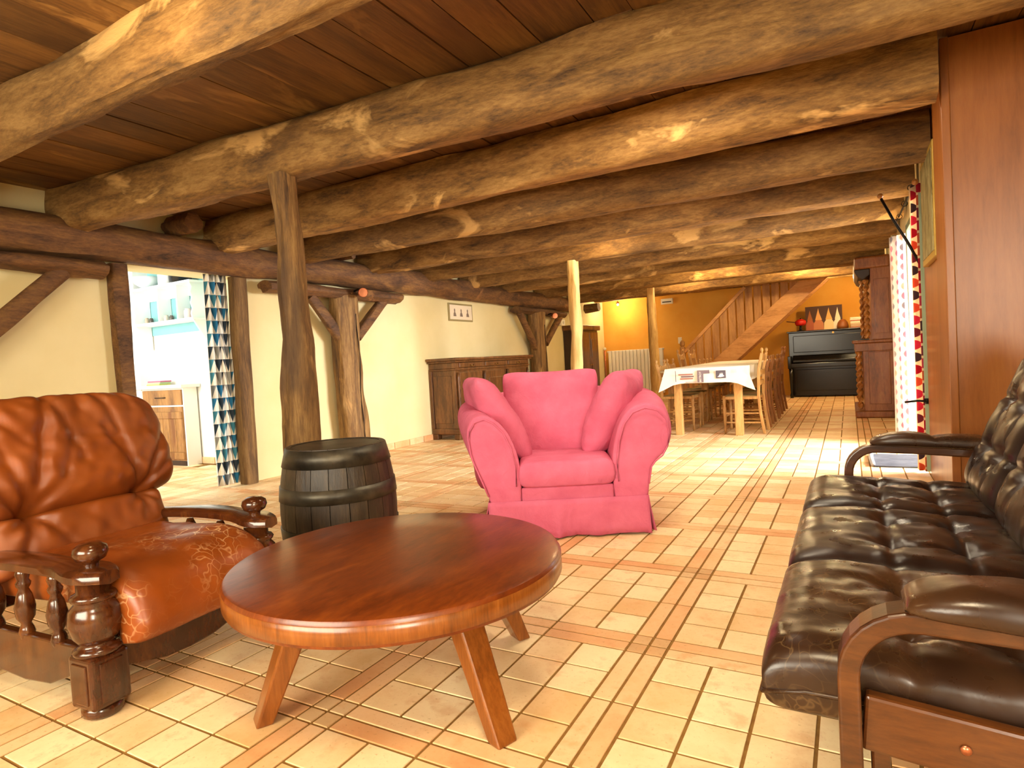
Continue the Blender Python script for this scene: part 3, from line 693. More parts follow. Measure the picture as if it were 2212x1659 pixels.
W2 = lambda x, y, z: pa.location+Vector((AX.x*x-AX.y*y, AX.y*x+AX.x*y, z))
def pillow(label, c, right, up, w, h, t, seed, pinch=.10):
    right, up = Vector(right).normalized(), Vector(up).normalized(); up = (up-right*up.dot(right)).normalized(); n = right.cross(up)
    mb = MB(); N = 26; top, bot = {}, {}
    for j in range(N+1):
        for i in range(N+1):
            u, v = math.sin((2*i/N-1)*PI/2), math.sin((2*j/N-1)*PI/2)
            pu, pv = u*(1-.06*(1-v*v)-.07*abs(v)**8), v*(1-.06*(1-u*u)-.07*abs(u)**8)
            e = ((1-abs(u)**2.6)*(1-abs(v)**2.6))**.42
            nz = (noise.noise(Vector((u*2.2, v*2.2, seed)))*.02+noise.noise(Vector((u*7, v*7, seed)))*.006)*min(1, e*2)
            base = right*(pu*w/2)+up*(pv*h/2-.03*h*(1-v)*(1-abs(u)**2)*0)
            rim = i in (0, N) or j in (0, N)
            mb.v.append(tuple(base+n*(t/2*e+nz))); top[i, j] = len(mb.v)-1
            if rim: bot[i, j] = top[i, j]
            else: mb.v.append(tuple(base-n*(t/2*e-nz*.5))); bot[i, j] = len(mb.v)-1
    for j in range(N):
        for i in range(N):
            mb.f.append((top[i, j], top[i+1, j], top[i+1, j+1], top[i, j+1]))
            q = [bot[i, j], bot[i, j+1], bot[i+1, j+1], bot[i+1, j]]; q = [x for k, x in enumerate(q) if x not in q[:k]]
            if len(q) > 2: mb.f.append(tuple(q))
    o = link('cushion', mb, PINK, smooth=True); o.location = c; return tag(o, label, 'cushion', 'pink scatter cushions on the armchair')
AYv = Vector((-AX.y, AX.x, 0)); Z = Vector((0, 0, 1))
pillow('large square pink cushion leaning on the armchair back, middle one', W2(-.05, .54, .655), AX, Z+AYv*.22, .64, .58, .20, 1)
pillow('pink cushion standing on end at the left arm of the armchair', W2(-.40, .40, .66), -AYv*1.0+AX*.25, Z-AX*.62, .50, .60, .21, 2)
pillow('pink cushion tilted over the right arm of the armchair', W2(.33, .42, .66), AYv*1.0+AX*.45, Z+AX*.55, .50, .56, .25, 3)
# ================================================================== TAN LEATHER ARMCHAIR
lc = thing('recliner', 'tan leather armchair with turned dark wooden arms at left', 'armchair', (-1.42, -1.04, 0), math.radians(4))
POSTP = [(.075, .30), (.078, .312), (.07, .322), (.05, .327), (.038, .335), (.05, .345), (.058, .365), (.066, .395), (.058, .425), (.044, .44), (.052, .447), (.055, .455), (.05, .462), (.03, .466)]
def turned_post(x, y, zb=.0):
    p = link('arm_post', MB().box(x-.058, x+.058, y-.058, y+.058, .035, .195), DARKV, lc, bevel=.012, seg=3)
    PP = [(.05, .19), (.064, .197), (.066, .207), (.055, .215), (.042, .222), (.05, .23), (.064, .25), (.074, .29), (.068, .33), (.052, .35), (.06, .357), (.064, .366), (.058, .375), (.045, .38), (.045, .41)]
    link('turning', MB().lathe(PP, (x, y, 0), 24), DARKV, p, smooth=True)
    link('foot', MB().lathe([(.045, .0), (.056, .01), (.056, .03), (.045, .04)], (x, y, 0), 20), DARKV, p, smooth=True)
    link('panel', MB().box(x+.056, x+.062, y-.035, y+.035, .055, .175), DARKV, p, bevel=.005)
    link('panel', MB().box(x-.035, x+.035, y-.062, y-.056, .055, .175), DARKV, p, bevel=.005)
    link('finial', MB().lathe([(.024, .44), (.02, .46), (.022, .468), (.04, .478), (.048, .497), (.044, .514), (.028, .525), (.0, .528)], (x, y, 0), 24), DARKV, p, smooth=True)
for y in (.0, .62):
    turned_post(.02, y)
    ar = MB(); out = []; inn = []
    N = 22; rings = []
    for k in range(N+1):
        t = k/N; x = .085-t*.80; z = .412+.016*math.sin(t*PI*1.3)+.01*t
        hw = .036+.018*math.sin(t*PI)+(.028*math.exp(-((t-.1)/.08)**2))
        if k == 0: hw = .03
        if k == 1: hw = .055
        yo = .02*math.sin(t*PI)*(-1 if y == 0 else 1)
        rings.append([(x+.02, y+yo-hw, z+.004), (x+.02, y+yo-hw, z+.024), (x+.02, y+yo-hw*.8, z+.034), (x+.02, y+yo, z+.039), (x+.02, y+yo+hw*.8, z+.034), (x+.02, y+yo+hw, z+.024), (x+.02, y+yo+hw, z+.004), (x+.02, y+yo, z-.004)])
    o = link('armrest', ar.loft(rings), DARKV, lc, smooth=True); smooth_by_angle(o, 45)
    SP = [(.012, .17), (.018, .18), (.024, .20), (.02, .215), (.014, .23), (.026, .25), (.03, .285), (.022, .325), (.014, .345), (.02, .355), (.022, .365), (.016, .375), (.022, .395), (.012, .42)]
    for x in (-.18, -.36, -.54):
        link('spindle', MB().lathe(SP, (x, y, 0), 16), DARKV, lc, smooth=True)
    # scalloped lower side rail
    poly = [(0, .20), (0, .11), (-.10, .10), (-.22, .055), (-.36, .045), (-.50, .055), (-.60, .10), (-.66, .11), (-.66, .20)]
    link('side_rail', MB().prism(poly, .035, 'xz', y-.018), DARKV, lc, bevel=.006)
    link('rear_leg', MB().box(-.72, -.64, y-.035, y+.035, 0, .43), DARKV, lc, bevel=.008)
poly = [(0, .215), (0, .12), (.1, .10), (.22, .07), (.31, .065), (.40, .07), (.52, .10), (.62, .12), (.62, .215)]
link('front_apron', MB().prism(poly, .035, 'yz', -.018), DARKV, lc, bevel=.006)
link('back_frame', MB().bar((-.70, .31, .20), (-.86, .31, .86), .62, .04), DARKV, lc, bevel=.01)
cr = link('crest_rail', MB().tube([(-.86, -.08, .86), (-.875, .1, .895), (-.88, .31, .905), (-.875, .52, .895), (-.86, .70, .86)], .028, 10), DARKV, lc, smooth=True)
# seat cushion: rolls over the front
link('seat_cushion', puff([(-.66, .31, .31), (-.4, .31, .32), (-.12, .31, .335), (.0, .31, .33), (.062, .31, .30), (.085, .31, .255), (.08, .31, .205)], (0, -.54, 0), .15, (54, 60), p=12, q=.27, back=.3, wr=.006, seed=11, rnd=(0, 0, .0)), TANC, lc, smooth=True)
cre = [(-.1, .95, -.42, -.9, .13, .02), (-.1, .95, .05, -.3, .07, .018), (.35, .9, .52, -.9, .10, .018), (.95, .15, .56, -.92, .16, .02), (.98, -.45, .58, -.95, .12, .02), (.30, .25, .50, -.7, .09, .018), (-.62, .5, -.46, -.85, .08, .02), (-.95, .1, -.5, -.9, .10, .02),
       (-.35, .1, -.55, .55, .07, .018), (-.15, -.5, .0, .1, .06, .015), (.1, .15, .38, .05, .06, .015), (-.75, .75, -.5, .45, .06, .018), (.65, .7, .9, .5, .05, .02), (.15, .6, .22, .95, .06, .02), (.62, .55, .58, .97, .05, .02), (-.6, .98, -.7, .55, .06, .02)]
link('back_cushion', puff([(-.62, .31, .505), (-.66, .31, .60), (-.71, .31, .72), (-.75, .31, .82), (-.81, .31, .94)], (0, .86, 0), .24, (96, 80), p=5, q=.36, back=.3, wr=.014, seed=21, buttons=((-.45, -.97), (.56, -.97)), seams=cre, bd=.35, radial=.06, rnd=(.16, .05, .16), rk=4), TAN, lc, smooth=True)
link('lumbar_cushion', puff([(-.56, .31, .33), (-.59, .31, .42), (-.63, .31, .53)], (0, .66, 0), .17, (70, 40), p=7, q=.33, back=.3, wr=.010, seed=25, buttons=((-.55, .9), (.72, .9)), seams=[(-.55, .9, -.75, -.8, .12, .016), (-.55, .9, -.2, -.6, .08, .016), (.72, .9, .6, -.2, .06, .016), (.0, .5, .3, -.6, .05, .02)], bd=.3, radial=.06), TAN, lc, smooth=True)
# ================================================================== DARK LEATHER SOFA
sf = thing('sofa', 'three-seat dark brown tufted leather sofa with bentwood arms at right', 'sofa', (.6, .18, 0))
def Ls(x, y, z): return (x-.6, y-.18, z)
for (y, sgn) in ((-.80, -1), (1.10, 1)):
    z1 = .505
    path = [Ls(.615, y, .0), Ls(.615, y, .2), Ls(.615, y, .42)]
    for k in range(1, 9):
        a = PI/2*k/8; path.append(Ls(.615+.11*(1-math.cos(a)), y, .42+.11*math.sin(a)))
    path += [Ls(.85, y, .528), Ls(1.1, y, .515), Ls(1.38, y, .50)]
    link('arm_frame', MB().tube(path, 0, flat=(.07, .03), up=(0, 1, 0)), RAILW, sf, bevel=.005) if False else None
    rings = []
    P = [Vector(p) for p in path]
    for i, p in enumerate(P):
        d = (P[min(i+1, len(P)-1)]-P[max(i-1, 0)]).normalized(); n = Vector((-d.z, 0, d.x))
        rings.append([p+n*.018+Vector((0, -.034, 0)), p+n*.018+Vector((0, .034, 0)), p-n*.018+Vector((0, .034, 0)), p-n*.018+Vector((0, -.034, 0))])
    link('arm_frame', MB().loft(rings), RAILW, sf, bevel=.006, seg=3)
    link('rear_leg', MB().bar(Ls(1.40, y, .0), Ls(1.40, y, .51), .07, .036, up=(1, 0, 0)), RAILW, sf, bevel=.005)
    sr = link('side_rail', MB().bar(Ls(.635, y-.0, .335), Ls(1.39, y, .27), .03, .10), RAILW, sf, bevel=.006)
    link('screw', MB().lathe([(.008, -.003), (.008, 0), (.004, .0015)], Ls(.615, y-.036, .20), 12, 'y'), COPPER, sf, smooth=True)
    link('screw', MB().lathe([(.008, -.003), (.008, 0), (.004, .0015)], Ls(.78, y-.017, .325), 12, 'y'), COPPER, sf, smooth=True)
    pad = [Ls(.70, y, .555), Ls(.78, y, .565), Ls(.95, y, .56), Ls(1.15, y, .55), Ls(1.33, y, .54)]
    link('arm_pad', puff(pad, (0, -.17, 0), .06, (14, 40), p=5, q=.5, back=.35, wr=.007, seed=31+y, buttons=((0, -.25), (0, .35)), seams=((-1, -.25, 1, -.25, .25, .012), (-1, .35, 1, .35, .25, .012)), bd=.3, rnd=(0, .45, 0), rk=6), BLKW, sf, smooth=True)
link('front_rail', MB().bar(Ls(.66, -.8, .27), Ls(.66, 1.1, .27), .03, .08), RAILW, sf, bevel=.005)
link('rear_rail', MB().bar(Ls(1.30, -.8, .24), Ls(1.30, 1.1, .24), .03, .08), RAILW, sf, bevel=.005)
link('underseat_webbing', puff([Ls(.60, .15, .26), Ls(.9, .15, .22), Ls(1.22, .15, .24)], (0, 1.7, 0), .06, (10, 10)), plain('black webbing cloth', '12121a', .5), sf, smooth=True)
YB = [(-.755, -.15), (-.15, .48), (.48, 1.05)]
for i, (a, b) in enumerate(YB):
    m = BLKW if i == 0 else BLK
    yc = (a+b)/2
    path = [Ls(.462, yc, .325), Ls(.54, yc, .338), Ls(.7, yc, .338), Ls(.9, yc, .330), Ls(1.12, yc, .322)]
    seams = [(-.98, -.22, .98, -.22, .10, .013), (-.98, .32, .98, .32, .10, .013), (-.4, -.22, -.4, .98, .08, .013), (.4, -.22, .4, .98, .08, .013)]
    link('seat_cushion', puff(path, (0, -(b-a), 0), (.155), (64, 72), p=9, q=.30, back=.42, wr=.006, seed=50+i, buttons=((-.4, -.22), (.4, -.22), (-.4, .32), (.4, .32)), seams=seams, bd=.22, radial=.025), m, sf, smooth=True)
    link('piping', MB().tube(rim_path([Vector(q) for q in path], (0, (b-a), 0)), .0045, 6), BLKW, sf, smooth=True)
    bp = [Ls(1.09, yc, .36), Ls(1.13, yc, .44), Ls(1.20, yc, .60), Ls(1.27, yc, .75), Ls(1.34, yc, .90), Ls(1.39, yc, 1.0)]
    link('back_cushion', puff(bp, (0, -(b-a), 0), .17, (60, 70), p=8, q=.33, back=.3, wr=.004, rnd=(.1, 0, .03), seed=60+i, buttons=((-.4, -.45), (.4, -.45), (-.4, .1), (.4, .1), (-.4, .6), (.4, .6)), seams=[(-.98, -.45, .98, -.45, .10, .014), (-.98, .1, .98, .1, .10, .014), (-.98, .6, .98, .6, .10, .014), (-.4, -.98, -.4, .98, .06, .014), (.4, -.98, .4, .98, .06, .014)], bd=.22, radial=.025), BLK, sf, smooth=True)
link('back_frame', MB().bar(Ls(1.22, .15, .30), Ls(1.48, .15, .95), 1.8, .03, up=(1, 0, 0)), RAILW, sf, bevel=.005)
# ================================================================== SIDEBOARD
sb = thing('sideboard', 'carved dark wooden sideboard with brass pulls against the left wall', 'sideboard', (-4.375, 4.7, 0))
D, Lb, Hs = .44, 2.15, 1.1
link('carcass', MB().box(0, D-.02, .02, Lb, .09, .93), BUFFET, sb, bevel=.004)
link('plinth', MB().box(0, D+.02, 0, Lb+.02, .07, .15), BUFFET, sb, bevel=.015, seg=3)
for y in (.05, Lb-.05):
    for x in (.05, D-.03): link('foot', MB().box(x-.045, x+.045, y-.05, y+.05, 0, .075), BUFFET, sb, bevel=.01)
link('end_panel', MB().box(.06, D-.08, .008, .022, .22, .86), BUFFET, sb, bevel=.006)
link('stile', MB().box(0, .05, 0, .03, .15, .93), BUFFET, sb, bevel=.004); link('stile', MB().box(D-.07, D-.01, 0, .03, .15, .93), BUFFET, sb, bevel=.004)
for i, (z0, z1, e) in enumerate(((.93, .955, .0), (.955, 1.035, -.01), (1.035, 1.06, .03), (1.06, 1.1, .055))):
    link('cornice' if i != 3 else 'top', MB().box(0, D+e, -e, Lb+e, z0, z1), BUFFET, sb, bevel=.008, seg=3)
for k in range(3):
    y0 = .1+k*.67
    d = link('drawer', MB().box(D-.012, D+.012, y0, y0+.58, .965, 1.028), BUFFET, sb, bevel=.008)
    link('pull', MB().tube([(D+.014, y0+.25, .995), (D+.035, y0+.26, .985), (D+.04, y0+.29, .978), (D+.035, y0+.32, .985), (D+.014, y0+.33, .995)], .006, 6), BRASS, d, smooth=True)
    dd = link('door', MB().box(D-.02, D+.002, y0, y0+.58, .18, .9), BUFFET, sb, bevel=.006)
    link('panel', MB().box(D-.004, D+.012, y0+.08, y0+.5, .28, .8), BUFFET, dd, bevel=.012)
    for s in (-.045, .625):
        if k == 2 and s > 0: pass
        pr = [(.012, .2)]
        for q in range(12): pr += [(.022 if q % 2 else .014, .22+q*.055)]
        link('carved_column', MB().lathe(pr+[(.012, .9)], (D+.005, y0+s, 0), 10), BUFFET, sb, smooth=True)
# small picture on the left wall
pi = thing('picture', 'small pale picture with three little figures above the sideboard', 'picture', (XL, 5.57, 1.77))
link('frame', MB().box(0, .02, -.315, .315, -.13, .13), plain('greyed gold frame', '9a8a5c', .5, .2), pi, bevel=.004)
link('mount', MB().box(.018, .022, -.29, .29, -.105, .105), plain('pale print paper', 'e2d2b4', .8), pi)
for k in range(3):
    c = -.17+.17*k
    link('printed_figure', MB().prism([(c-.035, -.06), (c+.04, -.06), (c+.028, -.02), (c+.012, .0), (c+.016, .035), (c, .055), (c-.016, .035), (c-.012, .0), (c-.03, -.02)], .001, 'yz', .022), plain('print brown', '7c6858', .8), pi)
# copper lamps
def spot(label, x, y, z, d):
    t = thing('copper_lamp', label, 'lamp', (x, y, z)); d = Vector(d).normalized(); q = d.to_track_quat('Z', 'Y')
    o = link('shade', MB().lathe([(.0, -.07), (.045, -.068), (.05, -.05), (.052, .05), (.05, .055), (.046, .05), (.0, .048)], (0, 0, 0), 24), COPPER, t, smooth=True); o.rotation_mode = 'QUATERNION'; o.rotation_quaternion = q; smooth_by_angle(o, 40)
    link('bracket', MB().tube([(-.15, .02, .03), (-.07, .01, .045), (0, 0, .03)], .012, 6), IRON, t)
spot('round copper lamp on the wall post behind the barrel', -4.0, 3.1, 1.85, (.75, -.65, -.1))
spot('round copper lamp on the curved wall post right of the sideboard', -4.02, 8.1, 1.79, (.7, -.7, -.1))
# ================================================================== DINING TABLE, CLOTH, CHAIRS
dt = thing('dining_table', 'long pine dining table with square legs under a printed cloth', 'table', (-.85, 7.0, 0))
link('tabletop', MB().box(-.44, .44, -1.68, 1.68, .765, .80), PINE, dt, bevel=.004)
link('apron', MB().box(-.36, .36, -1.6, -1.57, .66, .765).box(-.36, .36, 1.57, 1.6, .66, .765).box(-.38, -.35, -1.6, 1.6, .66, .765).box(.35, .38, -1.6, 1.6, .66, .765), PINE, dt)
for x in (-.345, .345):
    for y in (-1.57, 0, 1.57):
        if y == 0 and False: continue
        link('leg', MB().bar((x, y, 0), (x, y, .765), .085, .085), PINE, dt, bevel=.005)
# cloth: top sheet + drop with draped corners
cm = Mat('white printed tablecloth', .7, spec=.3)
uvn = cm.coord('Object'); cm.base(cm.mix(cm.ramp(cm.noise(uvn, 3, 2), [(.55, 0.0), (.6, .25)]), 'ece8dc', 'd8c8a8')); CLOTH = cm.m
tc = MB(); hx, hy, zt = .455, 1.70, .806; N = 16; K = 6
per = []
def side(a, b, n): return [(a[0]+(b[0]-a[0])*i/n, a[1]+(b[1]-a[1])*i/n) for i in range(n)]
per = side((-hx, -hy), (hx, -hy), 16)+side((hx, -hy), (hx, hy), 40)+side((hx, hy), (-hx, hy), 16)+side((-hx, hy), (-hx, -hy), 40)
tc.v.append((0, 0, zt)); n = len(per); rows = []
for k in range(K+2):
    row = []
    for i, (x, y) in enumerate(per):
        if k == 0: p = (x*.99, y*.997, zt)
        else:
            f = (k-1)/K; corner = math.exp(-(((abs(abs(x)-hx)+abs(abs(y)-hy))/.09)**2)) if (abs(abs(x)-hx) < .2 and abs(abs(y)-hy) < .2) else 0
            drop = (.175+.10*corner)*f; out = .006+.085*corner*f+.008*math.sin(i*.9)*f*(1 if k > 1 else 0)
            sx = (1 if x > 0 else -1) if abs(abs(x)-hx) < 1e-6 else 0; sy_ = (1 if y > 0 else -1) if abs(abs(y)-hy) < 1e-6 else 0
            if corner > .2: sx, sy_ = (1 if x > 0 else -1)*1.0, (1 if y > 0 else -1)*(.25 if sy_ == 0 or True else 1)
            p = (x+sx*out, y+sy_*out, zt-.003-drop)
        tc.v.append(p); row.append(len(tc.v)-1)
    rows.append(row)
for i in range(n): tc.f.append((0, rows[0][i], rows[0][(i+1) % n]))
for a, b in zip(rows, rows[1:]):
    for i in range(n): tc.f.append((a[i], b[i], b[(i+1) % n], a[(i+1) % n]))
cl = thing('tablecloth', 'white tablecloth with dark printed patches over the long dining table', 'tablecloth', (-.85, 7.0, 0))
o = link('cloth', tc, CLOTH, cl, smooth=True); smooth_by_angle(o, 60)
YF = -1.70-.0175
def patch(x0, x1, z0, z1, col, nm='print_patch'): return link(nm, MB().box(x0, x1, YF-.001, YF, z0, z1), plain(nm, col, .7), cl)
patch(-.08, .06, .735, .775, '7c6c74'); patch(-.08, -.01, .635, .735, '7c6c74'); patch(.13, .24, .675, .765, '57505c')
for k, (x0, x1, z) in enumerate(((-.30, -.13, .725), (-.27, -.12, .70), (-.28, -.13, .675))): patch(x0, x1, z, z+.015, 'a0685c' if k != 1 else '6a5058', 'printed_spoon')
patch(-.22, -.09, .637, .645, 'd88a84'); patch(-.335, -.328, .65, .78, '5a5058')
bird = link('printed_bird', MB().prism([(.145, .692), (.16, .70), (.17, .715), (.178, .735), (.184, .715), (.19, .742), (.197, .715), (.204, .74), (.211, .712), (.225, .698), (.205, .692), (.18, .688)], .001, 'xz', YF-.003), plain('print white', 'f0ece4', .7), cl)
for i in range(8):
    for j in range(5): patch(.072+i*.008, .075+i*.008, .738+j*.008, .741+j*.008, 'b8948c', 'gingham_dot') if False else None
gg = MB()
for i in range(8):
    for j in range(5): gg.box(.066+i*.0075, .0695+i*.0075, YF-.0012, YF, .738+j*.008, .7415+j*.008); gg.box(.30+i*.0075, .303+i*.0075, YF-.0012, YF, .735+j*.008, .738+j*.008)
link('gingham_print', gg, plain('gingham print', 'a89890', .7), cl)
tx = bpy.data.curves.new('bistrot', 'FONT'); tx.body = 'BISTROT'; tx.size = .032; tx.extrude = .0004; tx.align_x = 'CENTER'; tx.align_y = 'CENTER'
to = bpy.data.objects.new('printed_lettering', tx); COL.objects.link(to)
bpy.context.view_layer.update()
dg = bpy.context.evaluated_depsgraph_get(); me = bpy.data.meshes.new_from_object(to.evaluated_get(dg)); bpy.data.objects.remove(to)
to = bpy.data.objects.new('printed_lettering', me); COL.objects.link(to); me.materials.clear(); me.materials.append(plain('lettering white', 'f4f0e8', .7)); to.parent = cl
to.location = (-.045, YF-.002, .70); to.rotation_euler = Matrix(((0, -1, 0), (0, 0, -1), (1, 0, 0))).to_euler()
def make_chair(name, label, h, mat):
    """local: front towards +x, origin on the floor under the seat centre"""
    t = thing(name, label, 'chair')
    def post(s):
        m = MB(); pts = [(-.25, s*.185, 0), (-.215, s*.185, .25), (-.20, s*.185, .45), (-.215, s*.185, h*.75), (-.255, s*.185, h-.06)]
        rings = [[(x-.017, y-.015, z), (x+.017, y-.015, z), (x+.017, y+.015, z), (x-.017, y+.015, z)] for x, y, z in pts]; m.loft(rings)
        p = link('back_post', m, mat, t, bevel=.006)
        link('finial', MB().lathe([(.012, h-.062), (.009, h-.05), (.017, h-.035), (.018, h-.02), (.01, h-.005), (0, h)], (-.257, s*.185, 0), 10), mat, p, smooth=True)
    for s in (-1, 1): post(s)
    for s in (-1, 1):
        link('leg', MB().lathe([(.014, 0), (.016, .06), (.011, .08), (.018, .14), (.02, .3), (.013, .33), (.02, .36), (.02, .45)], (.185, s*.185, 0), 10), mat, t, smooth=True)
    link('seat_rail', MB().box(-.2, .2, -.2, .2, .405, .44), mat, t, bevel=.006)
    sm = fabric('rush seat', '9a8452', '7c683c'); link('seat', puff([(-.2, 0, .445), (0, 0, .443), (.2, 0, .445)], (0, .38, 0), .03, (10, 10), p=4), sm, t, smooth=True)
    for z in (.56, .68, h-.16):
        m = MB(); zz = z; xx = -.203-(z-.45)*.09
        top = [(-.18, 0), (-.18, .05), (-.1, .085 if z > h-.2 else .065), (0, .07 if z > h-.2 else .06), (.1, .085 if z > h-.2 else .065), (.18, .05), (.18, 0), (0, .012)]
        m.prism([(a, zz+b) for a, b in top], .016, 'yz', xx-.008)
        link('back_slat', m, mat, t, bevel=.003)
    for z in (.13, .24):
        for s in (-1, 1): link('stretcher', MB().tube([(-.22, s*.185, z), (.185, s*.185, z)], .01, 8), mat, t)
    link('stretcher', MB().tube([(.185, -.185, .2), (.185, .185, .2)], .011, 8), mat, t)
    return t
right = [(5.75, 1.0, 'nearest tall chair on the right of the dining table'), (6.36, .9, 'second chair on the right of the table, behind the tall near one'), (6.98, .9, 'third chair on the right side of the dining table'), (7.6, .9, 'fourth chair on the right side of the dining table'), (8.4, 1.0, 'farthest tall chair on the right of the table, before the piano')]
left = [(6.0, .92, 'nearest low chair on the left of the table, beside the far post'), (6.6, .92, 'second low chair on the left side of the dining table'), (7.25, 1.04, 'first of two taller chairs on the left of the dining table'), (7.95, 1.04, 'second of two taller chairs on the left of the dining table'), (8.6, .87, 'low chair beyond the two taller ones on the left of the table'), (9.2, .87, 'farthest low chair on the left, before the stair foot')]
CHAIRD = wood('darker waxed chair wood', '6a3c18', '8f5a2a', 'a8733c', (4, 4, .5), 4, .4, bump=.08)
protos = {}
for rows_, x, rzc, grp in ((right, -.50, PI, 'wooden chairs on the right of the dining table'), (left, -1.30, 0, 'wooden chairs on the left of the dining table')):
    for i, (y, h, lab) in enumerate(rows_):
        dark = (x > -1 and i > 0); key = (h, dark)
        xx = x+random.uniform(-.03, .03)
        lab = ('dark ' if dark else 'pale ')+lab
        if key not in protos:
            t = make_chair('dining_chair', lab, h, CHAIRD if dark else CHAIRW); t['group'] = grp; t.location = (xx, y, 0); t.rotation_euler = (0, 0, rzc+random.uniform(-.04, .04)); protos[key] = t
        else: dup(protos[key], (xx, y, 0), rzc+random.uniform(-.04, .04), lab, grp)
# ================================================================== PIANO AND THINGS ON IT
PB = Mat('black polished piano wood', .22); PB.base(PB.ramp(PB.noise(PB.coord(scale=(1, 1, 3)), 6, 4), [(.3, '080706'), (.7, '14110f')])); PB = PB.m
pn = thing('piano', 'black upright piano against the orange back wall under the stairs', 'piano', (.33, 11.0, 0))
link('case', MB().box(-.72, .72, .0, .55, .02, 1.24), PB, pn, bevel=.008)
link('lid', MB().box(-.75, .75, -.03, .56, 1.24, 1.27), PB, pn, bevel=.01)
link('upper_panel', MB().box(-.64, .64, -.018, .004, .86, 1.18), PB, pn, bevel=.01)
link('fallboard', MB().bar((0, -.02, .80), (0, -.2, .70), 1.3, .02, up=(0, 0, 1)), PB, pn)
link('keybed', MB().box(-.72, .72, -.26, .0, .58, .66), PB, pn, bevel=.01)
link('key_cover', MB().box(-.66, .66, -.22, .0, .66, .73), PB, pn, bevel=.03, seg=4)
link('lower_panel', MB().box(-.6, .6, -.015, .004, .12, .53), PB, pn, bevel=.008)
for s in (-1, 1):
    link('cheek', MB().box(s*.70-.03, s*.70+.03, -.28, 0, .56, .80), PB, pn, bevel=.01)
    link('leg', MB().lathe([(.03, 0), (.035, .05), (.022, .1), (.035, .4), (.04, .56)], (s*.68, -.22, 0), 12), PB, pn, smooth=True)
link('lock_plate', MB().lathe([(.02, -.004), (.02, 0), (.0, .002)], (.05, -.02, 1.21), 12, 'y'), BRASS, pn)
fp = thing('fondue_pot', 'red fondue pot with handle on the left end of the piano', 'pot', (-.18, 11.2, 1.27))
RED = plain('red enamel', 'c01c14', .25)
link('bowl', MB().lathe([(.03, .11), (.08, .115), (.1, .15), (.1, .19), (.095, .2), (.05, .235), (.0, .24)], (0, 0, 0), 24), RED, fp, smooth=True)
link('knob', ball(.014, (0, 0, .25)), IRON, fp, smooth=True)
link('handle', MB().tube([(-.09, 0, .18), (-.17, 0, .195), (-.25, 0, .21)], .01, 8), plain('wooden handle', '6a3c1c', .5), fp)
link('stand', MB().lathe([(.07, 0), (.075, .01), (.03, .02), (.02, .1), (.03, .11)], (0, 0, 0), 16), IRON, fp, smooth=True)
pt = thing('canvas_picture', 'canvas print of four pointed pale cone shapes standing on the piano', 'picture', (.22, 11.38, 1.27), 0)
link('canvas', MB().box(-.32, .32, -.015, .015, 0, .47), plain('dark canvas', '4a2e22', .7), pt)
for k, (cx, cw, ht, c) in enumerate(((-.24, .1, .40, '9c5c30'), (-.09, .12, .43, 'd8a060'), (.09, .12, .43, 'd8a860'), (.24, .1, .43, 'e8dcc0'))):
    link('printed_cone', MB().prism([(cx-cw/2, .2), (cx+cw/2, .2), (cx+cw*.12, .34), (cx, ht)], .002, 'xz', -.018), plain('print cone', c, .8), pt)
    link('printed_body', MB().prism([(cx-cw*.75, .01), (cx+cw*.75, .01), (cx+cw*.7, .14), (cx+cw*.4, .2), (cx-cw*.4, .2), (cx-cw*.7, .14)], .002, 'xz', -.0165-.001*k), plain('print body', ('a8583c', 'c07850', 'e8c898', 'ece0c8')[k], .8), pt)
nth = ['bottom', 'second from the bottom', 'third from the bottom', 'fourth from the bottom', 'fourth from the top', 'third from the top', 'second from the top', 'topmost']
for k in range(8):
    o = link('book', MB().box(-.13, .13, -.1, .1, 0, .0225), plain('magazine', random.choice(('e8d8b8', 'd8c0a0', 'b87860', 'f0e4cc', 'c8a888')), .7), bevel=.002)
    o.location = (.80+random.uniform(-.01, .01), 11.25+random.uniform(-.01, .01), 1.27+k*.025); o.rotation_euler = (0, 0, random.uniform(-.05, .05))
    tag(o, f'thin magazine, {nth[k]} in the stack on the right end of the piano', 'book', 'magazines stacked on the piano')
bx = link('round_box', MB().lathe([(.1, 0), (.1, .06), (.085, .12), (.05, .17), (0, .185)], (0, 0, 0), 20), plain('brown wooden box', '8a4c1c', .5), smooth=True)
bx.location = (.54, 11.3, 1.27); tag(bx, 'rounded brown wooden case beside the magazines on the piano', 'case')
# ================================================================== STAIRS
stt = thing('staircase', 'wooden staircase with boarded railing rising right above the piano', 'stairs', (-2.3, 10.25, 0))
def sx(x): return x+2.3
def slab(p, q, w, y0, y1, mat, nm):
    dx, dz = q[0]-p[0], q[1]-p[1]; L = math.hypot(dx, dz); nx, nz = -dz/L*w/2, dx/L*w/2
    return link(nm, MB().prism([(p[0]+nx, p[1]+nz), (p[0]-nx, p[1]-nz), (q[0]-nx, q[1]-nz), (q[0]+nx, q[1]+nz)], y1-y0, 'xz', y0), mat, stt, bevel=.004)
slab((sx(-2.25), .10), (sx(.28), 2.32), .30, 0, .05, STAIR, 'stringer')
slab((sx(-2.25), .10), (sx(.28), 2.32), .26, .75, .80, STAIR, 'stringer')
for k in range(11):
    f = (k+.6)/11; x = sx(-2.25+2.53*f); z = .10+2.22*f
    link('tread', MB().box(x-.11, x+.13, .05, .75, z, z+.03), STAIR, stt, bevel=.004)
slab((sx(-2.22), 1.0), (sx(-1.05), 2.15), .06, -.01, .05, STAIR, 'handrail')
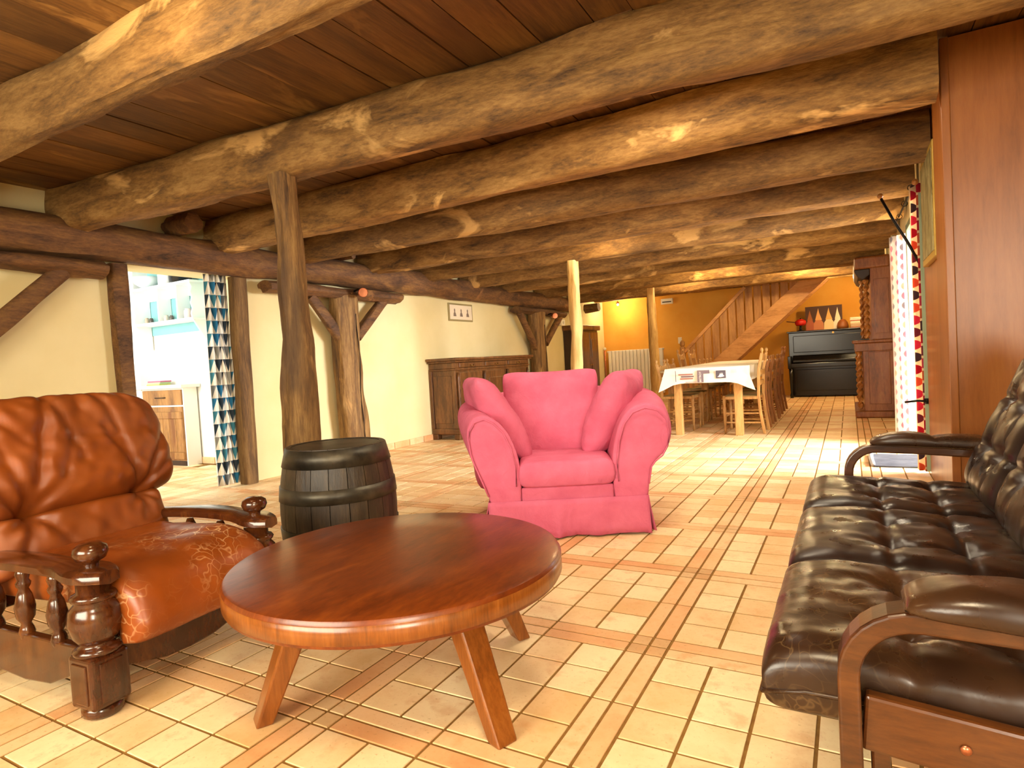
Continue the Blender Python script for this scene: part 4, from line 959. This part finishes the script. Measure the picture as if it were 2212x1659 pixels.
link('newel', MB().bar((sx(-2.26), .02, 0), (sx(-2.26), .02, 1.10), .09, .09).lathe([(.03, 1.1), (.05, 1.14), (.045, 1.2), (.02, 1.23), (0, 1.235)], (sx(-2.26), .02, 0), 14), STAIRD, stt, bevel=.006)
slp = 2.22/2.53
for k in range(13):
    x = -2.14+k*.155; zb = .10+(x+2.25)*slp+.16; zt_ = min(1.0+(x+2.22)*(1.15/1.17), 2.28)
    zb2 = .10+(x+.13+2.25)*slp+.16; zt2 = min(1.0+(x+.13+2.22)*(1.15/1.17), 2.28)
    if zt_-zb < .02 or zt2 < zb2: continue
    link('rail_board', MB().prism([(sx(x), zb), (sx(x+.13), zb2), (sx(x+.13), zt2), (sx(x), zt_)], .018, 'xz', .012), STAIRD, stt, bevel=.004)
# ================================================================== DRESSER
ds = thing('dresser', 'tall carved dresser with barley-twist columns beside the dotted curtains', 'dresser', (.70, 7.2, 0))
link('base_moulding', MB().box(-.02, .43, -.03, 1.45, 0, .09), DRESS, ds, bevel=.02, seg=3)
link('lower_case', MB().box(.09, .43, .0, 1.42, .09, .98), DRESS, ds, bevel=.005)
link('side_panel', MB().box(.15, .39, -.01, .002, .18, .86), DRESS, ds, bevel=.006)
link('worktop', MB().box(-.03, .43, -.03, 1.45, .98, 1.02), DRESS, ds, bevel=.012, seg=3)
link('frieze', MB().box(.0, .43, -.01, 1.43, .87, .98), DRESS, ds, bevel=.01)
link('upper_case', MB().box(.2, .43, .0, 1.42, 1.02, 2.0), DRESS, ds, bevel=.005)
link('side_panel', MB().box(.24, .40, -.008, .002, 1.1, 1.8), DRESS, ds, bevel=.006)
link('cornice', MB().box(.02, .43, -.03, 1.45, 1.94, 2.1), DRESS, ds, bevel=.03, seg=3)
link('corbel', MB().prism([(.02, 1.94), (.2, 1.94), (.2, 1.86), (.12, 1.8), (.06, 1.84), (.03, 1.9)], 1.42, 'xz', 0), plain('carved dark wood', '2c160c', .4), ds, bevel=.01)
def twist(x, y, z0, z1, r):
    rings = []; n = 16; N = int((z1-z0)/.008)
    for k in range(N+1):
        z = z0+(z1-z0)*k/N; ph = z/.085*PI
        rings.append([(x+(r*(.66+.34*math.cos(2*(2*PI*i/n)-ph*2)))*math.cos(2*PI*i/n), y+(r*(.66+.34*math.cos(2*(2*PI*i/n)-ph*2)))*math.sin(2*PI*i/n), z) for i in range(n)])
    return MB().loft(rings)
for y in (.03, 1.38):
    TWM = wood('polished twist wood', '6a3a18', 'a0662e', 'c48c4a', (3, 3, 3), 4, .25, bump=.1) if y < .1 else TWM
    link('twist_column', twist(.045, y, .12, .87, .036), TWM, ds, smooth=True)
    link('twist_column', twist(.15, y, 1.04, 1.80, .036), TWM, ds, smooth=True)
link('twist_column', twist(.045, .13, .12, .87, .033), TWM, ds, smooth=True)
link('twist_column', twist(.10, .11, 1.04, 1.80, .03), TWM, ds, smooth=True)
# ================================================================== BACK LEFT CORNER
rad = thing('radiator', 'white column radiator under the lamp on the orange back wall', 'radiator', (-3.2, 11.5, 0))
for k in range(15):
    x = -1.05+k*.085
    link('column', MB().box(x+.003, x+.08, -.05, .05, .12, 1.12), WHITEM, rad, bevel=.015, seg=3)
link('top_pipe', MB().tube([(-1.08, 0, 1.10), (.24, 0, 1.10)], .022, 10), WHITEM, rad, smooth=True)
link('feed_pipe', MB().tube([(-1.14, 0, .0), (-1.14, 0, 1.14)], .018, 8), COPPER, rad, smooth=True)
link('valve', ball(.035, (-1.14, 0, 1.18)), WHITEM, rad, smooth=True)
fb = link('fuse_box', MB().box(-.13, .13, -.05, 0, -.06, .06), WHITEM, bevel=.008); fb.location = (-2.86, 11.6, 2.14)
fbt = tag(fb, 'small white ventilation box high on the orange back wall', 'box')
link('slot', MB().box(-.1, .1, -.053, -.049, -.025, .0), plain('dark slots', '3c3a34', .5), fb)
lswt = link('light_switch', MB().box(-.04, .04, -.012, 0, -.07, .07), WHITEM, bevel=.004); lswt.location = (-2.62, 11.6, 1.26); tag(lswt, 'white double light switch left of the stair newel', 'switch')
link('rocker', MB().box(-.02, .02, -.018, -.011, -.03, .03), WHITEM, lswt, bevel=.003)
# dark corridor door and armoire on the left wall beyond the curved post
DK = wood('dark stained door', '180d07', '2c180c', '3a2212', (3, 3, .5), 4, .4)
d2 = thing('cupboard', 'dark tall wooden cupboard in the far left corner behind the pale post', 'cupboard', (-4.37, 9.25, 0))
link('carcass', MB().box(0, .34, 0, 1.0, 0, 1.58), DK, d2, bevel=.006)
link('cornice', MB().box(0, .40, -.04, 1.04, 1.56, 1.66), BUFFET, d2, bevel=.015)
for k in range(2):
    d = link('door', MB().box(.34, .36, .03+.48*k, .49+.48*k, .08, 1.52), BUFFET, d2, bevel=.005)
    link('panel', MB().box(.358, .37, .09+.48*k, .43+.48*k, .2, 1.38), BUFFET, d, bevel=.01)
    link('knob', ball(.015, (.375, .455+.1*k, .85)), BRASS, d, smooth=True)
wb = link('wall_box', MB().box(-.04, .04, -.09, .09, -.06, .06), WHITEM, bevel=.008); wb.location = (-4.33, 9.1, 1.72); tag(wb, 'white plastic box on the wall above the dark cupboard', 'box')
link('grille', MB().lathe([(.03, .04), (.03, .044), (0, .044)], (0, 0, 0), 12, 'x'), plain('pale grille', 'bdb9ac', .5), wb)
timber_obj('corner_beam', 'short lamp-lit beam end sticking out below the ceiling at the far lamp', 'beam', (-4.3, 10.3, 2.04), (-3.98, 10.3, 2.06), .18, .18, BEAM, seed=71, amp=.01, rings=8)
# ================================================================== KITCHEN
kc = thing('kitchen_cabinet', 'knotty pine kitchen base cabinet seen through the doorway', 'cabinet', (-7.0, 2.36, 0))
link('carcass', MB().box(0, .82, .0, .17, .0, .92), WHITEW, kc)
dw = link('drawer', MB().box(.03, .80, -.018, .002, .72, .90), PINEK, kc, bevel=.004)
link('handle', MB().tube([(.30, -.02, .81), (.32, -.04, .81), (.48, -.04, .81), (.50, -.02, .81)], .006, 6), IRON, dw)
dd = link('door', MB().box(.03, .80, -.018, .002, .06, .70), PINEK, kc, bevel=.004)
for z in (.56, .08): link('batten', MB().box(.03, .80, -.036, -.017, z, z+.08), PINEK, dd, bevel=.004)
for k in range(6): link('board', MB().box(.035+k*.127, .155+k*.127, -.022, -.016, .16, .56), PINEK, dd, bevel=.003)
link('kickboard', MB().box(.03, .8, -.01, .0, 0, .055), DK, kc)
wt = link('worktop', MB().box(-.12, .88, -.06, .18, 0, .04), plain('pale worktop', 'd8dcd4', .35), bevel=.004); wt.location = (-7.0, 2.36, .92); tag(wt, 'pale worktop on the pine kitchen cabinet', 'worktop')
for k, c in enumerate(('c8d070', 'a8c090', 'b06078')):
    o = link('book', MB().box(-.13, .13, -.07, .07, 0, .018), plain('cookbook', c, .7), bevel=.002); o.location = (-6.75+.012*k, 2.42, .96+k*.019); tag(o, ['yellow', 'green', 'pink'][k]+' booklet in the small stack on the kitchen worktop', 'book', 'booklets on the kitchen worktop')
sh = thing('wall_shelf', 'white wall shelf with scalloped sides in the kitchen', 'shelf', (-6.45, 2.53, 1.7))
WH = plain('white shelf paint', 'eef0ee', .5)
scal = [(-.2, .0), (-.21, .06), (-.19, .12), (-.21, .18), (-.19, .24), (-.21, .30), (-.19, .36), (-.22, .42), (0, .42), (0, -.3), (-.03, -.28), (-.1, -.16)]
for x in (-.55, .58): link('side', MB().prism(scal, .02, 'yz', x), WH, sh, bevel=.003)
link('shelf_board', MB().box(-.6, .64, -.23, 0, -.012, .012), WH, sh, bevel=.004)
link('shelf_board', MB().box(-.6, .64, -.24, 0, .41, .435), WH, sh, bevel=.004)
link('divider', MB().box(-.12, -.10, -.16, 0, .012, .41), WH, sh); link('divider', MB().box(.25, .27, -.16, 0, .012, .41), WH, sh)
link('back_rail', MB().box(-.55, .58, -.012, 0, .30, .41), WH, sh)
GL = plain('clear jar', 'd8dcd8', .2)
for k, (x, r, h, c, lab) in enumerate(((-.45, .025, .08, 'b8a48c', 'small brown glass in a row, leftmost on the lower kitchen shelf'), (-.36, .025, .07, '504840', 'dark little pot second from left on the lower kitchen shelf'), (-.05, .03, .08, 'c0b8a8', 'pale cup right of the divider on the lower kitchen shelf'), (.05, .025, .07, '605850', 'dark-lidded jar in the middle of the lower kitchen shelf'), (.38, .05, .12, 'd4c4bc', 'pale jug near the right end of the lower kitchen shelf'), (.49, .04, .07, 'a88880', 'brownish bowl at the right end of the lower kitchen shelf'))):
    o = link('jar', MB().lathe([(r*.8, 0), (r, .01), (r, h*.8), (r*.7, h*.9), (r*.8, h)], (0, 0, 0), 16), plain('crockery', c, .3), smooth=True); o.location = (-6.45+x, 2.43, 1.714); tag(o, lab, 'jar', 'crockery on the lower kitchen shelf')
bw = link('bowl', MB().lathe([(.06, 0), (.14, .06), (.17, .13), (.165, .13), (.13, .06), (0, .02)], (0, 0, 0), 24), plain('pale enamel', 'd8e4e2', .25), smooth=True); bw.location = (-6.78, 2.40, 2.137); tag(bw, 'large pale bowl on top of the kitchen shelf', 'bowl')
cn = link('canister', MB().lathe([(.09, 0), (.09, .26), (.08, .28), (0, .28)], (0, 0, 0), 24), plain('white canister', 'e8e8e4', .2), smooth=True); cn.location = (-6.40, 2.40, 2.137); tag(cn, 'tall white canister on top of the kitchen shelf', 'canister')
dp = link('stock_pot', MB().lathe([(.12, 0), (.125, .22), (.13, .225), (.05, .25), (0, .25)], (0, 0, 0), 24), plain('dark pot', '303438', .2, .7), smooth=True); dp.location = (-6.10, 2.38, 2.137); tag(dp, 'dark shiny stock pot at the right end on top of the kitchen shelf', 'pot')
sk_ = link('wall_socket', MB().box(-.12, .12, -.012, 0, -.04, .04), plain('socket plastic', 'd0ccc4', .5), bevel=.004); sk_.location = (-5.65, 2.55, 1.36); tag(sk_, 'row of pale sockets on the white kitchen wall', 'socket')
for k in range(3): link('outlet', MB().lathe([(.022, .0), (.02, .004), (.0, .002)], (-.075+.075*k, -.016, 0), 12, 'y'), plain('outlet grey', 'a8a49c', .5), sk_)
# ================================================================== CEILING SPOTLIGHTS
def ceiling_spot(label, x, y, z, e, down=False, col=WARM, bulb_r=.03):
    t = thing('ceiling_spotlight', label, 'lamp', (x, y, ZC))
    link('stem', MB().tube([(0, 0, 0), (0, 0, z-ZC+.05)], .008, 8), IRON, t)
    link('cup', MB().lathe([(.018, z-ZC+.055), (.03, z-ZC+.05), (.034, z-ZC+.02), (.03, z-ZC+.018)], (0, 0, 0), 14), COPPER, t, smooth=True)
    b = link('bulb', ball(bulb_r*.7, (0, 0, z-ZC)), BULB, t, smooth=True); b.visible_shadow = True
    l = light('bulb_light', 'POINT', (0, 0, z-ZC-.045), e, col); l.data.shadow_soft_size = .03; l.parent = t
ceiling_spot('small spotlight in front of the nearest beam, above the picture', -1.45, -.95, 2.3, 7)
ceiling_spot('small lit ceiling spot between the beams above the pale middle post', -1.62, 4.12, 2.24, 14)
ceiling_spot('bright lamp in the far left corner above the radiator', -3.85, 11.15, 2.14, 22)
ceiling_spot('warm ceiling spot above the dining table before the stairs', -1.1, 7.45, 2.28, 36)
ceiling_spot('warm ceiling spot near the piano', .1, 9.1, 2.3, 36)
light('added_fill_behind_dresser_top', 'POINT', (.7, 10.35, 2.1), 26, WARM, shadow_soft_size=.08)  # unseen fill added to brighten the right part of the back wall
light('added_fill_between_far_beams', 'POINT', (-1.9, 9.0, 2.28), 26, WARM, shadow_soft_size=.08)  # added fill for the left half of the ochre wall, no lamp body
print('objects', len(bpy.data.objects))
